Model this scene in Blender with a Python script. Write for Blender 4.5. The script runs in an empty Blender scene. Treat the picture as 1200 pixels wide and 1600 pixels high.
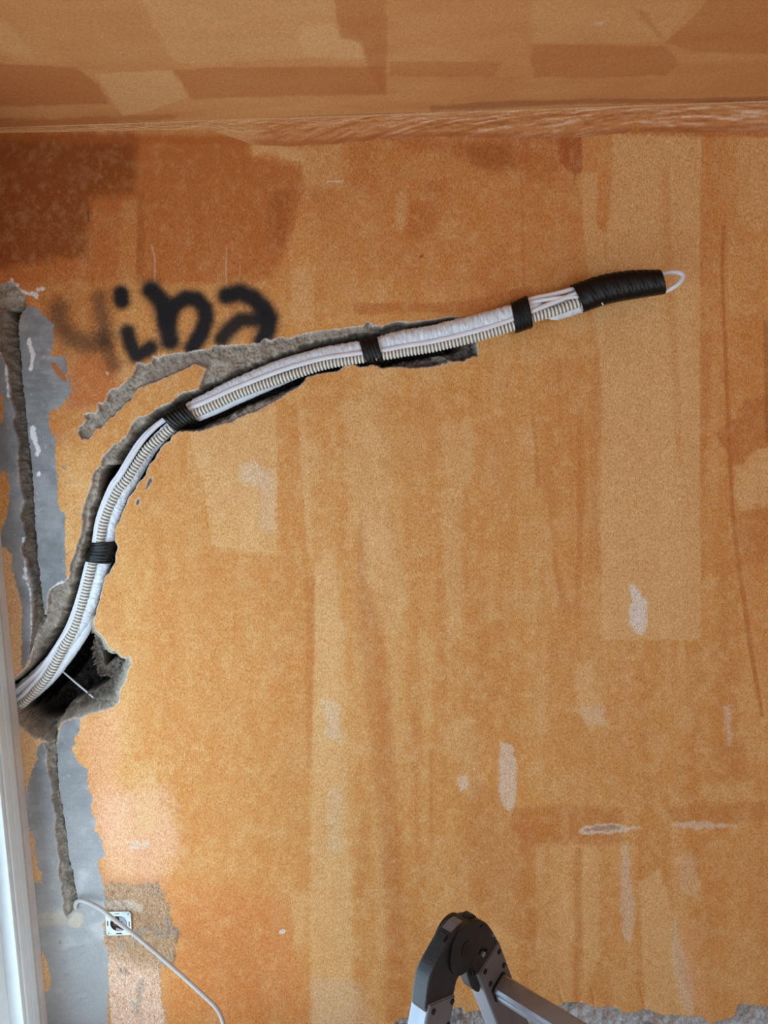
import bpy, bmesh, math, random
import numpy as np
from mathutils import Vector, Matrix
random.seed(5)
scn = bpy.context.scene
COL = scn.collection

# ------------------------------------------------------------------ camera
D, H = 1.85, 1.74
PITCH, ROLL = math.radians(6.5), math.radians(2.0)
FPX = 1109.0
_F = np.array([0, math.cos(PITCH), -math.sin(PITCH)])
_U0 = np.array([0, math.sin(PITCH), math.cos(PITCH)])
_R0 = np.array([1.0, 0, 0])
_R = math.cos(ROLL)*_R0 - math.sin(ROLL)*_U0
_U = math.cos(ROLL)*_U0 + math.sin(ROLL)*_R0
CP = np.array([0, -D, H])
cam_d = bpy.data.cameras.new('camera'); cam = bpy.data.objects.new('camera', cam_d); COL.objects.link(cam)
cam_d.sensor_fit = 'VERTICAL'; cam_d.sensor_height = 36.0; cam_d.lens = FPX/1600*36.0
cam_d.clip_start = 0.02
m4 = Matrix.Identity(4)
for i in range(3):
    m4[i][0] = _R[i]; m4[i][1] = _U[i]; m4[i][2] = -_F[i]; m4[i][3] = CP[i]
cam.matrix_world = m4
scn.camera = cam

# ------------------------------------------------------------------ light
SKY_COL = (0.80, 0.91, 1.0)
w = bpy.data.worlds.new('sky'); scn.world = w; w.use_nodes = True
bg = w.node_tree.nodes['Background']; bg.inputs[0].default_value = (0.62, 0.78, 1.0, 1); bg.inputs[1].default_value = 1.0
def area(name, loc, rot, sx, sy, power, col, spread=180):
    l = bpy.data.lights.new(name, 'AREA'); l.shape = 'RECTANGLE'; l.size = sx; l.size_y = sy
    l.energy = power; l.color = col; l.spread = math.radians(spread)
    o = bpy.data.objects.new(name, l); COL.objects.link(o); o.location = loc; o.rotation_euler = rot
    return o
# daylight through the balcony door in the left wall and an unseen rear window added for fill
area('daylight_left', (-1.20, -0.85, 0.95), (0, math.radians(-90), 0), 1.80, 1.45, 40, (0.62, 0.84, 1.0))
area('rear_fill', (1.95, -4.35, 1.3), (math.radians(90), 0, 0), 1.9, 1.9, 56, (0.84, 0.93, 1.0))
# sun falling steeply through the balcony door onto the pale floor, which throws it back up at the wall
sun_d = bpy.data.lights.new('sun', 'SUN'); sun_d.energy = 17.0; sun_d.angle = math.radians(1.5); sun_d.color = (0.84, 0.94, 1.0)
sun = bpy.data.objects.new('sun', sun_d); COL.objects.link(sun)
sun.rotation_euler = Vector((0.36, -0.03, -0.93)).to_track_quat('-Z', 'Y').to_euler()
sun.location = (-3, -1, 4)
vs = scn.view_settings
scn.display_settings.display_device = 'sRGB'
vs.view_transform = 'Standard'; vs.look = 'None'; vs.gamma = 1.0; vs.use_curve_mapping = False
vs.exposure = -0.12

# ------------------------------------------------------------------ mapping
def ray(px, py):
    d = _F + ((px-600)/FPX)*_R - ((py-800)/FPX)*_U
    return d
def P(px, py, out=0.0):
    """point seen at photo position px,py lying 'out' metres in front of the back wall"""
    d = ray(px, py); t = (-out + D)/d[1]
    return CP + d*t
def Pz(px, py, z):
    d = ray(px, py); t = (z-H)/d[2]
    return CP + d*t
def Px(px, py, x):
    d = ray(px, py); t = x/d[0]
    return CP + d*t
def proj(x, y, z):
    vx, vy, vz = x-CP[0], y-CP[1], z-CP[2]
    c = vx*_R[0]+vy*_R[1]+vz*_R[2]; u = vx*_U[0]+vy*_U[1]+vz*_U[2]; f = vx*_F[0]+vy*_F[1]+vz*_F[2]
    return 600+FPX*c/f, 800-FPX*u/f
K = D*1.03/FPX     # metres per photo pixel on the wall, about
XL = float(P(49, 1347)[0])      # left wall plane
CEIL = float(P(600, 179)[2])
XR = 3.1; YR = -4.2

# ------------------------------------------------------------------ noise
_rng = np.random.RandomState(11)
_lat = _rng.rand(8, 256, 256).astype(np.float32)
def vn(x, y, s=0):
    L = _lat[s % 8]
    x = x + 37.7*s; y = y + 91.3*s
    xi = np.floor(x).astype(np.int64); yi = np.floor(y).astype(np.int64)
    fx = (x-xi).astype(np.float32); fy = (y-yi).astype(np.float32)
    fx = fx*fx*(3-2*fx); fy = fy*fy*(3-2*fy)
    x0 = xi & 255; x1 = (xi+1) & 255; y0 = yi & 255; y1 = (yi+1) & 255
    return (L[y0, x0]*(1-fx)+L[y0, x1]*fx)*(1-fy)+(L[y1, x0]*(1-fx)+L[y1, x1]*fx)*fy
def fbm(x, y, s=0, o=3):
    a = 0; amp = 1.0; tot = 0
    for k in range(o):
        a = a + amp*vn(x*2**k, y*2**k, s+k); tot += amp; amp *= .5
    return a/tot*2-1
def sstep(a, b, x):
    t = np.clip((x-a)/(b-a), 0, 1); return t*t*(3-2*t)

def sdf(poly, X, Y, margin=30):
    """signed distance (inside positive) in photo pixels, -margin far outside"""
    poly = np.array(poly, float)
    out = np.full(X.shape, -float(margin), np.float32)
    m = (X > poly[:, 0].min()-margin) & (X < poly[:, 0].max()+margin) & (Y > poly[:, 1].min()-margin) & (Y < poly[:, 1].max()+margin)
    x = X[m].astype(np.float32); y = Y[m].astype(np.float32)
    if x.size == 0: return out
    d2 = np.full(x.shape, 1e9, np.float32); ins = np.zeros(x.shape, bool)
    n = len(poly)
    for i in range(n):
        ax, ay = poly[i]; bx, by = poly[(i+1) % n]
        ex, ey = bx-ax, by-ay; L2 = ex*ex+ey*ey+1e-9
        t = np.clip(((x-ax)*ex+(y-ay)*ey)/L2, 0, 1)
        dx = x-ax-t*ex; dy = y-ay-t*ey
        d2 = np.minimum(d2, dx*dx+dy*dy)
        c = ((ay > y) != (by > y))
        if abs(ey) > 1e-9:
            ins ^= c & (x < (ex)*(y-ay)/ey+ax)
    d = np.sqrt(d2); out[m] = np.where(ins, d, -np.minimum(d, margin))
    return out
def ldist(line, X, Y, margin=60, val=None):
    """distance to a polyline (and optional interpolated value)"""
    line = np.array(line, float)
    out = np.full(X.shape, float(margin), np.float32)
    vv = np.zeros(X.shape, np.float32)
    m = (X > line[:, 0].min()-margin) & (X < line[:, 0].max()+margin) & (Y > line[:, 1].min()-margin) & (Y < line[:, 1].max()+margin)
    x = X[m].astype(np.float32); y = Y[m].astype(np.float32)
    if x.size == 0: return (out, vv) if val is not None else out
    d2 = np.full(x.shape, 1e9, np.float32); v = np.zeros(x.shape, np.float32)
    for i in range(len(line)-1):
        ax, ay = line[i]; bx, by = line[i+1]
        ex, ey = bx-ax, by-ay; L2 = ex*ex+ey*ey+1e-9
        t = np.clip(((x-ax)*ex+(y-ay)*ey)/L2, 0, 1)
        dx = x-ax-t*ex; dy = y-ay-t*ey
        dd = dx*dx+dy*dy; c = dd < d2
        d2 = np.where(c, dd, d2)
        if val is not None: v = np.where(c, val[i]*(1-t)+val[i+1]*t, v)
    out[m] = np.minimum(np.sqrt(d2), margin); vv[m] = v
    return (out, vv) if val is not None else out
def lin(c):
    c = np.array(c, float)/255.0
    return np.where(c <= 0.04045, c/12.92, ((c+0.055)/1.055)**2.4).astype(np.float32)

# ------------------------------------------------------------------ materials
def mat(name, col, rough=0.6, metal=0.0, nscale=None, namt=0.15, bump=0.0, bscale=200, spec=None, stretch=(1, 1, 1)):
    m = bpy.data.materials.new(name); m.use_nodes = True
    nt = m.node_tree; b = nt.nodes['Principled BSDF']
    c = tuple(lin(col))+(1,) if max(col) > 1.01 else tuple(col)+(1,)
    b.inputs['Base Color'].default_value = c
    b.inputs['Roughness'].default_value = rough; b.inputs['Metallic'].default_value = metal
    if spec is not None: b.inputs['Specular IOR Level'].default_value = spec
    tc = nt.nodes.new('ShaderNodeTexCoord'); mp = nt.nodes.new('ShaderNodeMapping'); mp.inputs['Scale'].default_value = stretch
    nt.links.new(tc.outputs['Object'], mp.inputs[0])
    if nscale:
        n = nt.nodes.new('ShaderNodeTexNoise'); n.inputs['Scale'].default_value = nscale; n.inputs['Detail'].default_value = 5
        nt.links.new(mp.outputs[0], n.inputs['Vector'])
        r = nt.nodes.new('ShaderNodeValToRGB')
        a = tuple(max(0, v*(1-namt)) for v in c[:3])+(1,); d = tuple(min(1, v*(1+namt)) for v in c[:3])+(1,)
        r.color_ramp.elements[0].color = a; r.color_ramp.elements[1].color = d
        r.color_ramp.elements[0].position = .3; r.color_ramp.elements[1].position = .7
        nt.links.new(n.outputs[0], r.inputs[0]); nt.links.new(r.outputs[0], b.inputs['Base Color'])
    if bump > 0:
        n = nt.nodes.new('ShaderNodeTexNoise'); n.inputs['Scale'].default_value = bscale; n.inputs['Detail'].default_value = 4
        nt.links.new(mp.outputs[0], n.inputs['Vector'])
        bp = nt.nodes.new('ShaderNodeBump'); bp.inputs['Strength'].default_value = bump; bp.inputs['Distance'].default_value = 0.002
        nt.links.new(n.outputs[0], bp.inputs['Height']); nt.links.new(bp.outputs[0], b.inputs['Normal'])
    return m

def painted_mat(name):
    """glazed paint on textured plaster: pigment from the 'Col' attribute, fine roller stipple, 'Tex' = how textured"""
    m = bpy.data.materials.new(name); m.use_nodes = True
    nt = m.node_tree; N = nt.nodes; Lk = nt.links; b = N['Principled BSDF']
    b.inputs['Roughness'].default_value = 0.75; b.inputs['Specular IOR Level'].default_value = 0.25
    at = N.new('ShaderNodeAttribute'); at.attribute_name = 'Col'
    tx = N.new('ShaderNodeAttribute'); tx.attribute_name = 'Tex'
    tc = N.new('ShaderNodeTexCoord')
    def noise(scale, st, det=3, rough=.5, dist=0):
        mp = N.new('ShaderNodeMapping'); mp.inputs['Scale'].default_value = st
        Lk.new(tc.outputs['Object'], mp.inputs[0])
        n = N.new('ShaderNodeTexNoise'); n.inputs['Scale'].default_value = scale; n.inputs['Detail'].default_value = det
        n.inputs['Roughness'].default_value = rough; n.inputs['Distortion'].default_value = dist
        Lk.new(mp.outputs[0], n.inputs['Vector']); return n
    def math_(op, a, bb, cl=False):
        n = N.new('ShaderNodeMath'); n.operation = op; n.use_clamp = cl
        for i, v in enumerate((a, bb)):
            if isinstance(v, (int, float)): n.inputs[i].default_value = v
            else: Lk.new(v, n.inputs[i])
        return n.outputs[0]
    g1 = noise(290, (1.35, 1, .6), 3, .6, .5)     # roller stipple ~4 mm
    g2 = noise(110, (1.1, 1, .6), 3, .6, .6)
    g3 = noise(600, (1, 1, 1), 2)
    a = math_('SUBTRACT', g1.outputs[0], .5); a = math_('MULTIPLY', a, 1.7)
    c = math_('SUBTRACT', g2.outputs[0], .5); c = math_('MULTIPLY', c, .5)
    e = math_('SUBTRACT', g3.outputs[0], .5); e = math_('MULTIPLY', e, .25)
    s = math_('ADD', math_('ADD', a, c), e)
    s = math_('MULTIPLY', s, tx.outputs['Fac'])
    # pigment pools: darker glaze is more saturated -> per-channel power
    sep = N.new('ShaderNodeSeparateColor'); Lk.new(at.outputs['Color'], sep.inputs[0])
    com = N.new('ShaderNodeCombineColor')
    for i, kk in enumerate((.75, 1.15, 1.7)):
        f = math_('ADD', math_('MULTIPLY', s, kk), 1.0)
        f = math_('MAXIMUM', f, .1)
        Lk.new(math_('MULTIPLY', sep.outputs[i], f), com.inputs[i])
    Lk.new(com.outputs[0], b.inputs['Base Color'])
    h = math_('ADD', math_('MULTIPLY', g1.outputs[0], 1.0), math_('MULTIPLY', g2.outputs[0], .8))
    bp = N.new('ShaderNodeBump'); bp.inputs['Distance'].default_value = 0.0016
    Lk.new(math_('MULTIPLY', tx.outputs['Fac'], .55), bp.inputs['Strength'])
    Lk.new(h, bp.inputs['Height']); Lk.new(bp.outputs[0], b.inputs['Normal'])
    return m
M_PAINT = painted_mat('glazed_orange_paint')
M_WHITE = mat('white_gloss_frame', (216, 228, 236), .3, 0, 30, .03)
M_GREYW = mat('weathered_white_wood', (196, 196, 190), .55, 0, 25, .08, .2, 60)
M_PLASTER = mat('white_plaster', (214, 208, 206), .8, 0, 18, .07, .35, 90)
M_FLOOR = mat('dusty_pale_floor', (196, 192, 186), .85, 0, 9, .15, .4, 60)
M_RWALL = mat('ochre_wall', (205, 150, 100), .8, 0, 4, .12, .3, 200)
M_FILM = mat('white_film', (216, 224, 234), .33, 0, 60, .04, .35, 120)
M_CABLEW = mat('white_cable_sheath', (228, 230, 238), .35, 0, 40, .03)
M_TAPE = mat('black_vinyl_tape', (8, 8, 9), .34, 0, None, .1, .3, 350, .3)
M_GCABLE = mat('grey_cable_sheath', (186, 184, 182), .45, 0, 60, .05)
M_BLACKP = mat('black_plastic', (30, 32, 36), .42, 0, 40, .25, .15, 300)
M_DARKP = mat('dark_disc_plastic', (24, 26, 30), .5, 0, 30, .35, .1, 200)
M_ALU = mat('brushed_aluminium', (150, 156, 168), .4, .5, 60, .08, .1, 300, None, (1, 1, .1))
M_GALU = mat('dark_grey_aluminium', (112, 112, 118), .5, .2, 30, .12, .1, 300)
M_RIVET = mat('black_rivet', (14, 14, 15), .5, 0, 80, .2)
M_STEEL = mat('zinc_plate', (205, 214, 218), .45, .35, 60, .08)
M_CORE = mat('grey_blue_thermoplastic', (140, 158, 178), .5, 0, 40, .1)
M_DARK = mat('dark_box_inside', (14, 15, 16), .7, 0, 40, .2)
M_BRASS = mat('copper_terminal', (190, 150, 120), .4, .6, 60, .1)
M_RED = mat('red_wire', (150, 40, 40), .5, 0, 60, .1)
# corrugated conduit: cream ribs, grooves greyed to paint in their shade (attribute written per vertex)
M_COND = bpy.data.materials.new('cream_conduit'); M_COND.use_nodes = True
_nt = M_COND.node_tree; _b = _nt.nodes['Principled BSDF']; _b.inputs['Roughness'].default_value = .4
_a = _nt.nodes.new('ShaderNodeAttribute'); _a.attribute_name = 'Col'; _nt.links.new(_a.outputs['Color'], _b.inputs['Base Color'])

# ------------------------------------------------------------------ object helpers
def empty(name, loc, label, cat, group=None, rz=0):
    o = bpy.data.objects.new(name, None); COL.objects.link(o); o.location = loc; o.rotation_euler = (0, 0, rz)
    o.empty_display_size = .05
    o['label'] = label; o['category'] = cat
    if group: o['group'] = group
    return o
def link(name, me, m, parent=None, smooth=False, label=None, cat=None, kind=None, group=None):
    o = bpy.data.objects.new(name, me); COL.objects.link(o)
    if m is not None: me.materials.append(m)
    if smooth:
        me.polygons.foreach_set('use_smooth', [True]*len(me.polygons))
    if parent is not None:
        o.parent = parent
        bpy.context.view_layer.update()
        o.matrix_parent_inverse = Matrix.Translation(parent.location).inverted() if parent.type == 'EMPTY' and parent.parent is None else _world(parent).inverted()
    if label: o['label'] = label
    if cat: o['category'] = cat
    if kind: o['kind'] = kind
    if group: o['group'] = group
    return o
def _world(p):
    return p.matrix_world.copy()
def mesh(verts, faces, name='m'):
    me = bpy.data.meshes.new(name); me.from_pydata([tuple(v) for v in verts], [], faces); me.update(); return me
def bm_mesh(bm, name='m'):
    bmesh.ops.recalc_face_normals(bm, faces=bm.faces)
    me = bpy.data.meshes.new(name); bm.to_mesh(me); bm.free(); return me
def box_bm(bm, lo, hi, bev=0.0, M=None):
    v = [(x, y, z) for x in (lo[0], hi[0]) for y in (lo[1], hi[1]) for z in (lo[2], hi[2])]
    t = bmesh.new(); vs_ = [t.verts.new(p) for p in v]
    for f in ((0, 1, 3, 2), (4, 6, 7, 5), (0, 4, 5, 1), (2, 3, 7, 6), (0, 2, 6, 4), (1, 5, 7, 3)): t.faces.new([vs_[i] for i in f])
    bmesh.ops.recalc_face_normals(t, faces=t.faces)
    if bev: bmesh.ops.bevel(t, geom=list(t.edges), offset=bev, segments=2, affect='EDGES', profile=.6)
    if M is not None: bmesh.ops.transform(t, matrix=M, verts=t.verts)
    me = bpy.data.meshes.new('t'); t.to_mesh(me); t.free(); bm.from_mesh(me); bpy.data.meshes.remove(me)
def prism_bm(bm, outline, a0, a1, M, bev=0.0, holes=None):
    """outline in (p,q), extruded along third axis a0..a1, then matrix M maps (p,q,a)"""
    t = bmesh.new()
    lo = [t.verts.new((p, q, a0)) for p, q in outline]; hi = [t.verts.new((p, q, a1)) for p, q in outline]
    n = len(outline)
    t.faces.new(lo[::-1]); t.faces.new(hi)
    for i in range(n): t.faces.new((lo[i], lo[(i+1) % n], hi[(i+1) % n], hi[i]))
    bmesh.ops.recalc_face_normals(t, faces=t.faces)
    if bev:
        es = [e for e in t.edges if abs(e.verts[0].co.z-e.verts[1].co.z) < 1e-7]
        bmesh.ops.bevel(t, geom=es, offset=bev, segments=2, affect='EDGES', profile=.6)
    bmesh.ops.transform(t, matrix=M, verts=t.verts)
    me = bpy.data.meshes.new('t'); t.to_mesh(me); t.free(); bm.from_mesh(me); bpy.data.meshes.remove(me)
def smooth_path(pts, n):
    """Catmull-Rom through rows of pts (any dimension), n samples evenly by index length of first 3 dims"""
    pts = np.array(pts, float)
    p = np.vstack([2*pts[0]-pts[1], pts, 2*pts[-1]-pts[-2]])
    res = []; sub = 24
    for i in range(1, len(p)-2):
        for k in range(sub):
            t = k/sub
            res.append(.5*((2*p[i])+(-p[i-1]+p[i+1])*t+(2*p[i-1]-5*p[i]+4*p[i+1]-p[i+2])*t*t+(-p[i-1]+3*p[i]-3*p[i+1]+p[i+2])*t**3))
    res.append(p[-2]); res = np.array(res)
    s = np.r_[0, np.cumsum(np.linalg.norm(np.diff(res[:, :3], axis=0), axis=1))]
    q = np.linspace(0, s[-1], n)
    return np.stack([np.interp(q, s, res[:, j]) for j in range(res.shape[1])], 1), q
def frames(path, ref=(0, -1, 0)):
    T = np.gradient(path, axis=0); T /= np.linalg.norm(T, axis=1)[:, None]+1e-12
    ref = np.array(ref, float)
    B = np.cross(T, ref); B /= np.linalg.norm(B, axis=1)[:, None]+1e-9
    Nn = np.cross(B, T)
    return T, B, Nn        # B in the wall plane (side), Nn outwards
def tube(path, rad, seg=14, ref=(0, -1, 0), caps=True, prof=None, closed=False):
    """rad: array (n,) or (n,seg) radii; returns mesh"""
    path = np.array(path, float); n = len(path)
    T, B, Nn = frames(path, ref)
    rad = np.array(rad, float)
    if rad.ndim == 0: rad = np.full(n, float(rad))
    if rad.ndim == 1: rad = np.repeat(rad[:, None], seg, 1)
    a = np.linspace(0, 2*math.pi, seg, endpoint=False)
    V = path[:, None, :]+rad[:, :, None]*(np.cos(a)[None, :, None]*B[:, None, :]+np.sin(a)[None, :, None]*Nn[:, None, :])
    V = V.reshape(-1, 3); F = []
    for i in range(n-1):
        for j in range(seg):
            k = (j+1) % seg
            F.append((i*seg+j, (i+1)*seg+j, (i+1)*seg+k, i*seg+k))
    if caps:
        F.append(tuple(range(seg))); F.append(tuple((n-1)*seg+j for j in range(seg))[::-1])
    me = mesh(V, F)
    b = bmesh.new(); b.from_mesh(me); bmesh.ops.recalc_face_normals(b, faces=b.faces); b.to_mesh(me); b.free()
    return me

# ------------------------------------------------------------------ traced outlines on the wall (photo px, taken on the wall plane)
A_LEFT = [(-40, 445), (0, 445), (15, 440), (22, 444), (30, 452), (36, 461), (40, 470), (41, 478)]
A_RIGHT = [(41, 478), (33, 488), (30, 494), (27, 511), (29, 535), (32, 560), (34, 590), (37, 620), (40, 645), (42, 657), (44, 682), (47, 707), (50, 740), (51, 770), (53, 795), (54, 820), (57, 850), (59, 880), (62, 905), (66, 940), (70, 964)]
A_BACK = [(60, 985), (52, 1010), (45, 1027), (49, 985), (50, 950), (50, 920), (44, 895), (40, 875), (35, 866), (32, 857), (37, 845), (39, 835), (36, 822), (31, 810), (34, 792), (37, 780), (32, 765), (29, 745), (27, 725), (29, 695), (26, 682), (22, 670), (19, 657), (24, 645), (20, 632), (15, 622), (16, 610), (12, 597), (11, 575), (4, 560), (0, 550), (-40, 540)]
PA = A_LEFT+A_RIGHT[1:]+A_BACK
PB = [(-30, 1060), (14, 1066), (20, 1063), (37, 1047), (46, 1037), (54, 1000), (58, 985), (62, 968), (70, 962), (75, 950), (74, 936), (76, 926), (80, 920), (88, 915), (95, 912), (102, 910), (107, 902), (110, 895), (108, 886), (109, 880), (117, 865), (120, 850), (126, 835), (129, 815), (128, 805), (131, 790), (135, 777), (139, 768), (143, 758), (145, 740), (151, 733), (157, 727), (160, 715), (170, 705), (177, 695), (185, 692), (197, 682), (205, 665), (217, 652), (230, 649), (247, 637), (265, 630), (274, 623), (280, 617), (287, 613), (300, 611), (310, 608), (314, 597), (317, 587), (322, 576), (313, 571), (303, 568), (297, 573), (293, 575), (283, 580), (273, 583), (243, 597), (230, 601), (217, 605), (213, 611), (208, 617), (205, 626), (197, 630), (190, 638), (183, 643), (179, 651), (173, 652), (165, 660), (158, 669), (150, 670), (145, 680), (138, 687), (132, 686), (127, 688), (122, 677), (123, 667), (133, 661), (134, 655), (131, 648), (140, 645), (150, 647), (154, 640), (153, 630), (160, 631), (165, 627), (168, 618), (173, 610), (175, 608), (186, 607), (193, 600), (200, 592), (208, 584), (212, 575), (214, 567), (220, 566), (226, 571), (237, 567), (240, 558), (247, 561), (255, 556), (267, 555), (275, 552), (287, 552), (305, 549), (330, 545), (333, 541), (339, 539), (350, 541), (360, 540), (382, 538), (407, 537), (411, 531), (414, 530), (423, 533), (431, 530), (437, 526), (445, 528), (453, 530), (462, 526), (468, 524), (480, 521), (488, 520), (505, 516), (517, 516), (537, 513), (557, 510), (567, 510), (572, 504), (577, 503), (583, 510), (590, 508), (596, 510), (607, 506), (616, 503), (626, 502), (637, 504), (650, 503), (666, 501), (680, 499), (692, 497), (700, 495), (707, 495), (717, 496), (727, 496), (738, 503), (743, 520), (745, 535), (747, 550), (747, 558), (742, 557), (735, 560), (730, 561), (726, 566), (715, 565), (707, 565), (699, 568), (689, 570), (680, 572), (672, 573), (660, 575), (648, 576), (636, 575), (625, 573), (610, 574), (596, 576), (587, 572), (578, 571), (569, 573), (561, 574), (551, 570), (540, 571), (534, 576), (529, 580), (518, 582), (508, 583), (494, 586), (480, 589), (478, 595), (468, 604), (460, 609), (452, 613), (441, 621), (430, 627), (418, 634), (407, 640), (398, 645), (389, 646), (380, 650), (370, 655), (363, 661), (350, 662), (333, 667), (325, 670), (317, 673), (300, 674), (280, 674), (270, 680), (265, 690), (257, 693), (247, 708), (240, 720), (233, 727), (229, 737), (227, 744), (216, 755), (211, 765), (200, 780), (196, 792), (191, 803), (187, 815), (182, 822), (180, 832), (180, 842), (182, 850), (183, 857), (181, 870), (181, 880), (174, 888), (171, 896), (165, 900), (162, 912), (160, 922), (157, 932), (154, 942), (151, 952), (150, 960), (146, 967), (146, 975), (150, 985), (157, 992), (164, 1002), (170, 1012), (175, 1017), (180, 1016), (184, 1019), (189, 1026), (197, 1028), (202, 1027), (205, 1033), (204, 1040), (199, 1050), (196, 1063), (190, 1073), (186, 1082), (187, 1090), (184, 1098), (175, 1106), (160, 1110), (140, 1115), (132, 1119), (125, 1122), (117, 1121), (110, 1123), (100, 1127), (95, 1131), (91, 1138), (91, 1150), (88, 1160), (76, 1163), (70, 1160), (63, 1154), (57, 1154), (45, 1147), (35, 1138), (25, 1131), (20, 1120), (-30, 1125)]
C_RIGHT = [(85, 1150), (88, 1165), (89, 1178), (90, 1205), (91, 1229), (94, 1245), (97, 1262), (101, 1285), (104, 1307), (106, 1330), (108, 1344), (113, 1360), (115, 1375), (118, 1390), (120, 1404), (121, 1418)]
C_LEFT = [(113, 1424), (104, 1434), (100, 1428), (97, 1420), (99, 1410), (96, 1398), (95, 1388), (97, 1380), (92, 1372), (91, 1358), (93, 1345), (89, 1330), (89, 1315), (86, 1302), (85, 1290), (88, 1277), (83, 1262), (80, 1248), (82, 1232), (79, 1222), (75, 1207), (72, 1190), (73, 1175), (68, 1161), (68, 1152)]
PC = C_RIGHT+C_LEFT
CAV1 = [(156, 738), (165, 728), (178, 727), (192, 722), (200, 730), (185, 760), (176, 790), (172, 830), (148, 830), (151, 800), (152, 765)]
CAV2 = [(66, 1030), (75, 1007), (85, 1000), (100, 985), (130, 990), (136, 1005), (137, 1025), (142, 1050), (152, 1062), (165, 1062), (164, 1072), (155, 1079), (142, 1086), (122, 1096), (105, 1105), (97, 1113), (95, 1120), (86, 1131), (66, 1136), (48, 1132), (36, 1118), (26, 1119), (23, 1110), (-30, 1115), (-30, 1078), (20, 1075)]
CAV3 = [(150, 1025), (161, 1022), (175, 1026), (190, 1032), (186, 1042), (176, 1036), (164, 1040), (157, 1048), (152, 1040)]
CH1 = [(229, 757), (232, 748), (238, 745), (238, 751), (232, 762), (227, 766)]
CH2 = [(213, 782), (217, 777), (219, 783), (216, 790), (213, 788)]
BOT = [(612, 1720), (618, 1598), (630, 1590), (640, 1592), (655, 1587), (690, 1588), (707, 1578), (716, 1572), (724, 1575), (727, 1585), (738, 1580), (750, 1577), (765, 1583), (800, 1585), (830, 1569), (845, 1573), (860, 1571), (877, 1572), (883, 1566), (893, 1566), (907, 1567), (918, 1570), (930, 1576), (945, 1574), (958, 1571), (968, 1578), (977, 1583), (988, 1582), (997, 1581), (1006, 1578), (1017, 1578), (1025, 1582), (1033, 1586), (1055, 1587), (1077, 1589), (1087, 1587), (1093, 1587), (1104, 1594), (1110, 1600), (1122, 1596), (1135, 1592), (1150, 1587), (1151, 1577), (1154, 1570), (1163, 1569), (1172, 1571), (1185, 1573), (1200, 1573), (1260, 1578), (1300, 1590), (1300, 1720)]
BUN = [(-60, 1150, 20, -75), (-20, 1126, 20, -70), (5, 1109, 20, -62), (19, 1099, 20, -55), (43, 1079, 20, -40), (73, 1051, 18, -30), (102, 1010, 18, -24), (122, 978, 18, -20), (138, 935, 16.5, -18), (153, 880, 17, -15), (162, 855, 17.5, -15), (169, 813, 17.5, -16), (186, 768, 17.5, -18), (199, 747, 17, -18), (227, 700, 16.5, -17), (248, 677, 16, -16), (273, 657, 14.5, -15), (302, 643, 15, -15), (328, 631, 17, -15), (374, 609, 18, -16), (438, 583, 20, -16), (484, 567, 17.5, -15), (518, 558, 17, -14), (568, 550, 16.5, -12), (597, 545, 18, -9), (630, 538, 20, -5), (678, 530, 20, 4), (747, 513, 20, 20), (799, 498, 19.5, 32), (832, 485, 21, 38), (866, 477, 21, 44), (901, 467, 20.5, 50), (943, 453, 20, 55), (988, 445, 19, 60), (1033, 441, 16, 65)]
BLINE = [(b[0], b[1]) for b in BUN]

# ------------------------------------------------------------------ paint colours
L_ = (228, 188, 132); B_ = (214, 154, 88); M_ = (206, 137, 72); Dk = (184, 106, 48); DD = (126, 62, 24); W_ = (222, 208, 190); PK = (232, 172, 130)
GREY = (136, 139, 142); SAND = (176, 146, 116); CONC = (150, 141, 129)

def blend(C, m, col, op):
    a = (m*op)[..., None].astype(np.float32)
    return C*(1-a)+lin(col)[None, None, :]*a
def paint_patches(C, X, Y, patches, nz1, nz2):
    for poly, col, op, feather, rag in patches:
        d = sdf(poly, X, Y, 40)+nz1*rag+nz2*rag*.7
        C = blend(C, sstep(-feather/2, feather/2, d), col, op)
    return C

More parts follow.
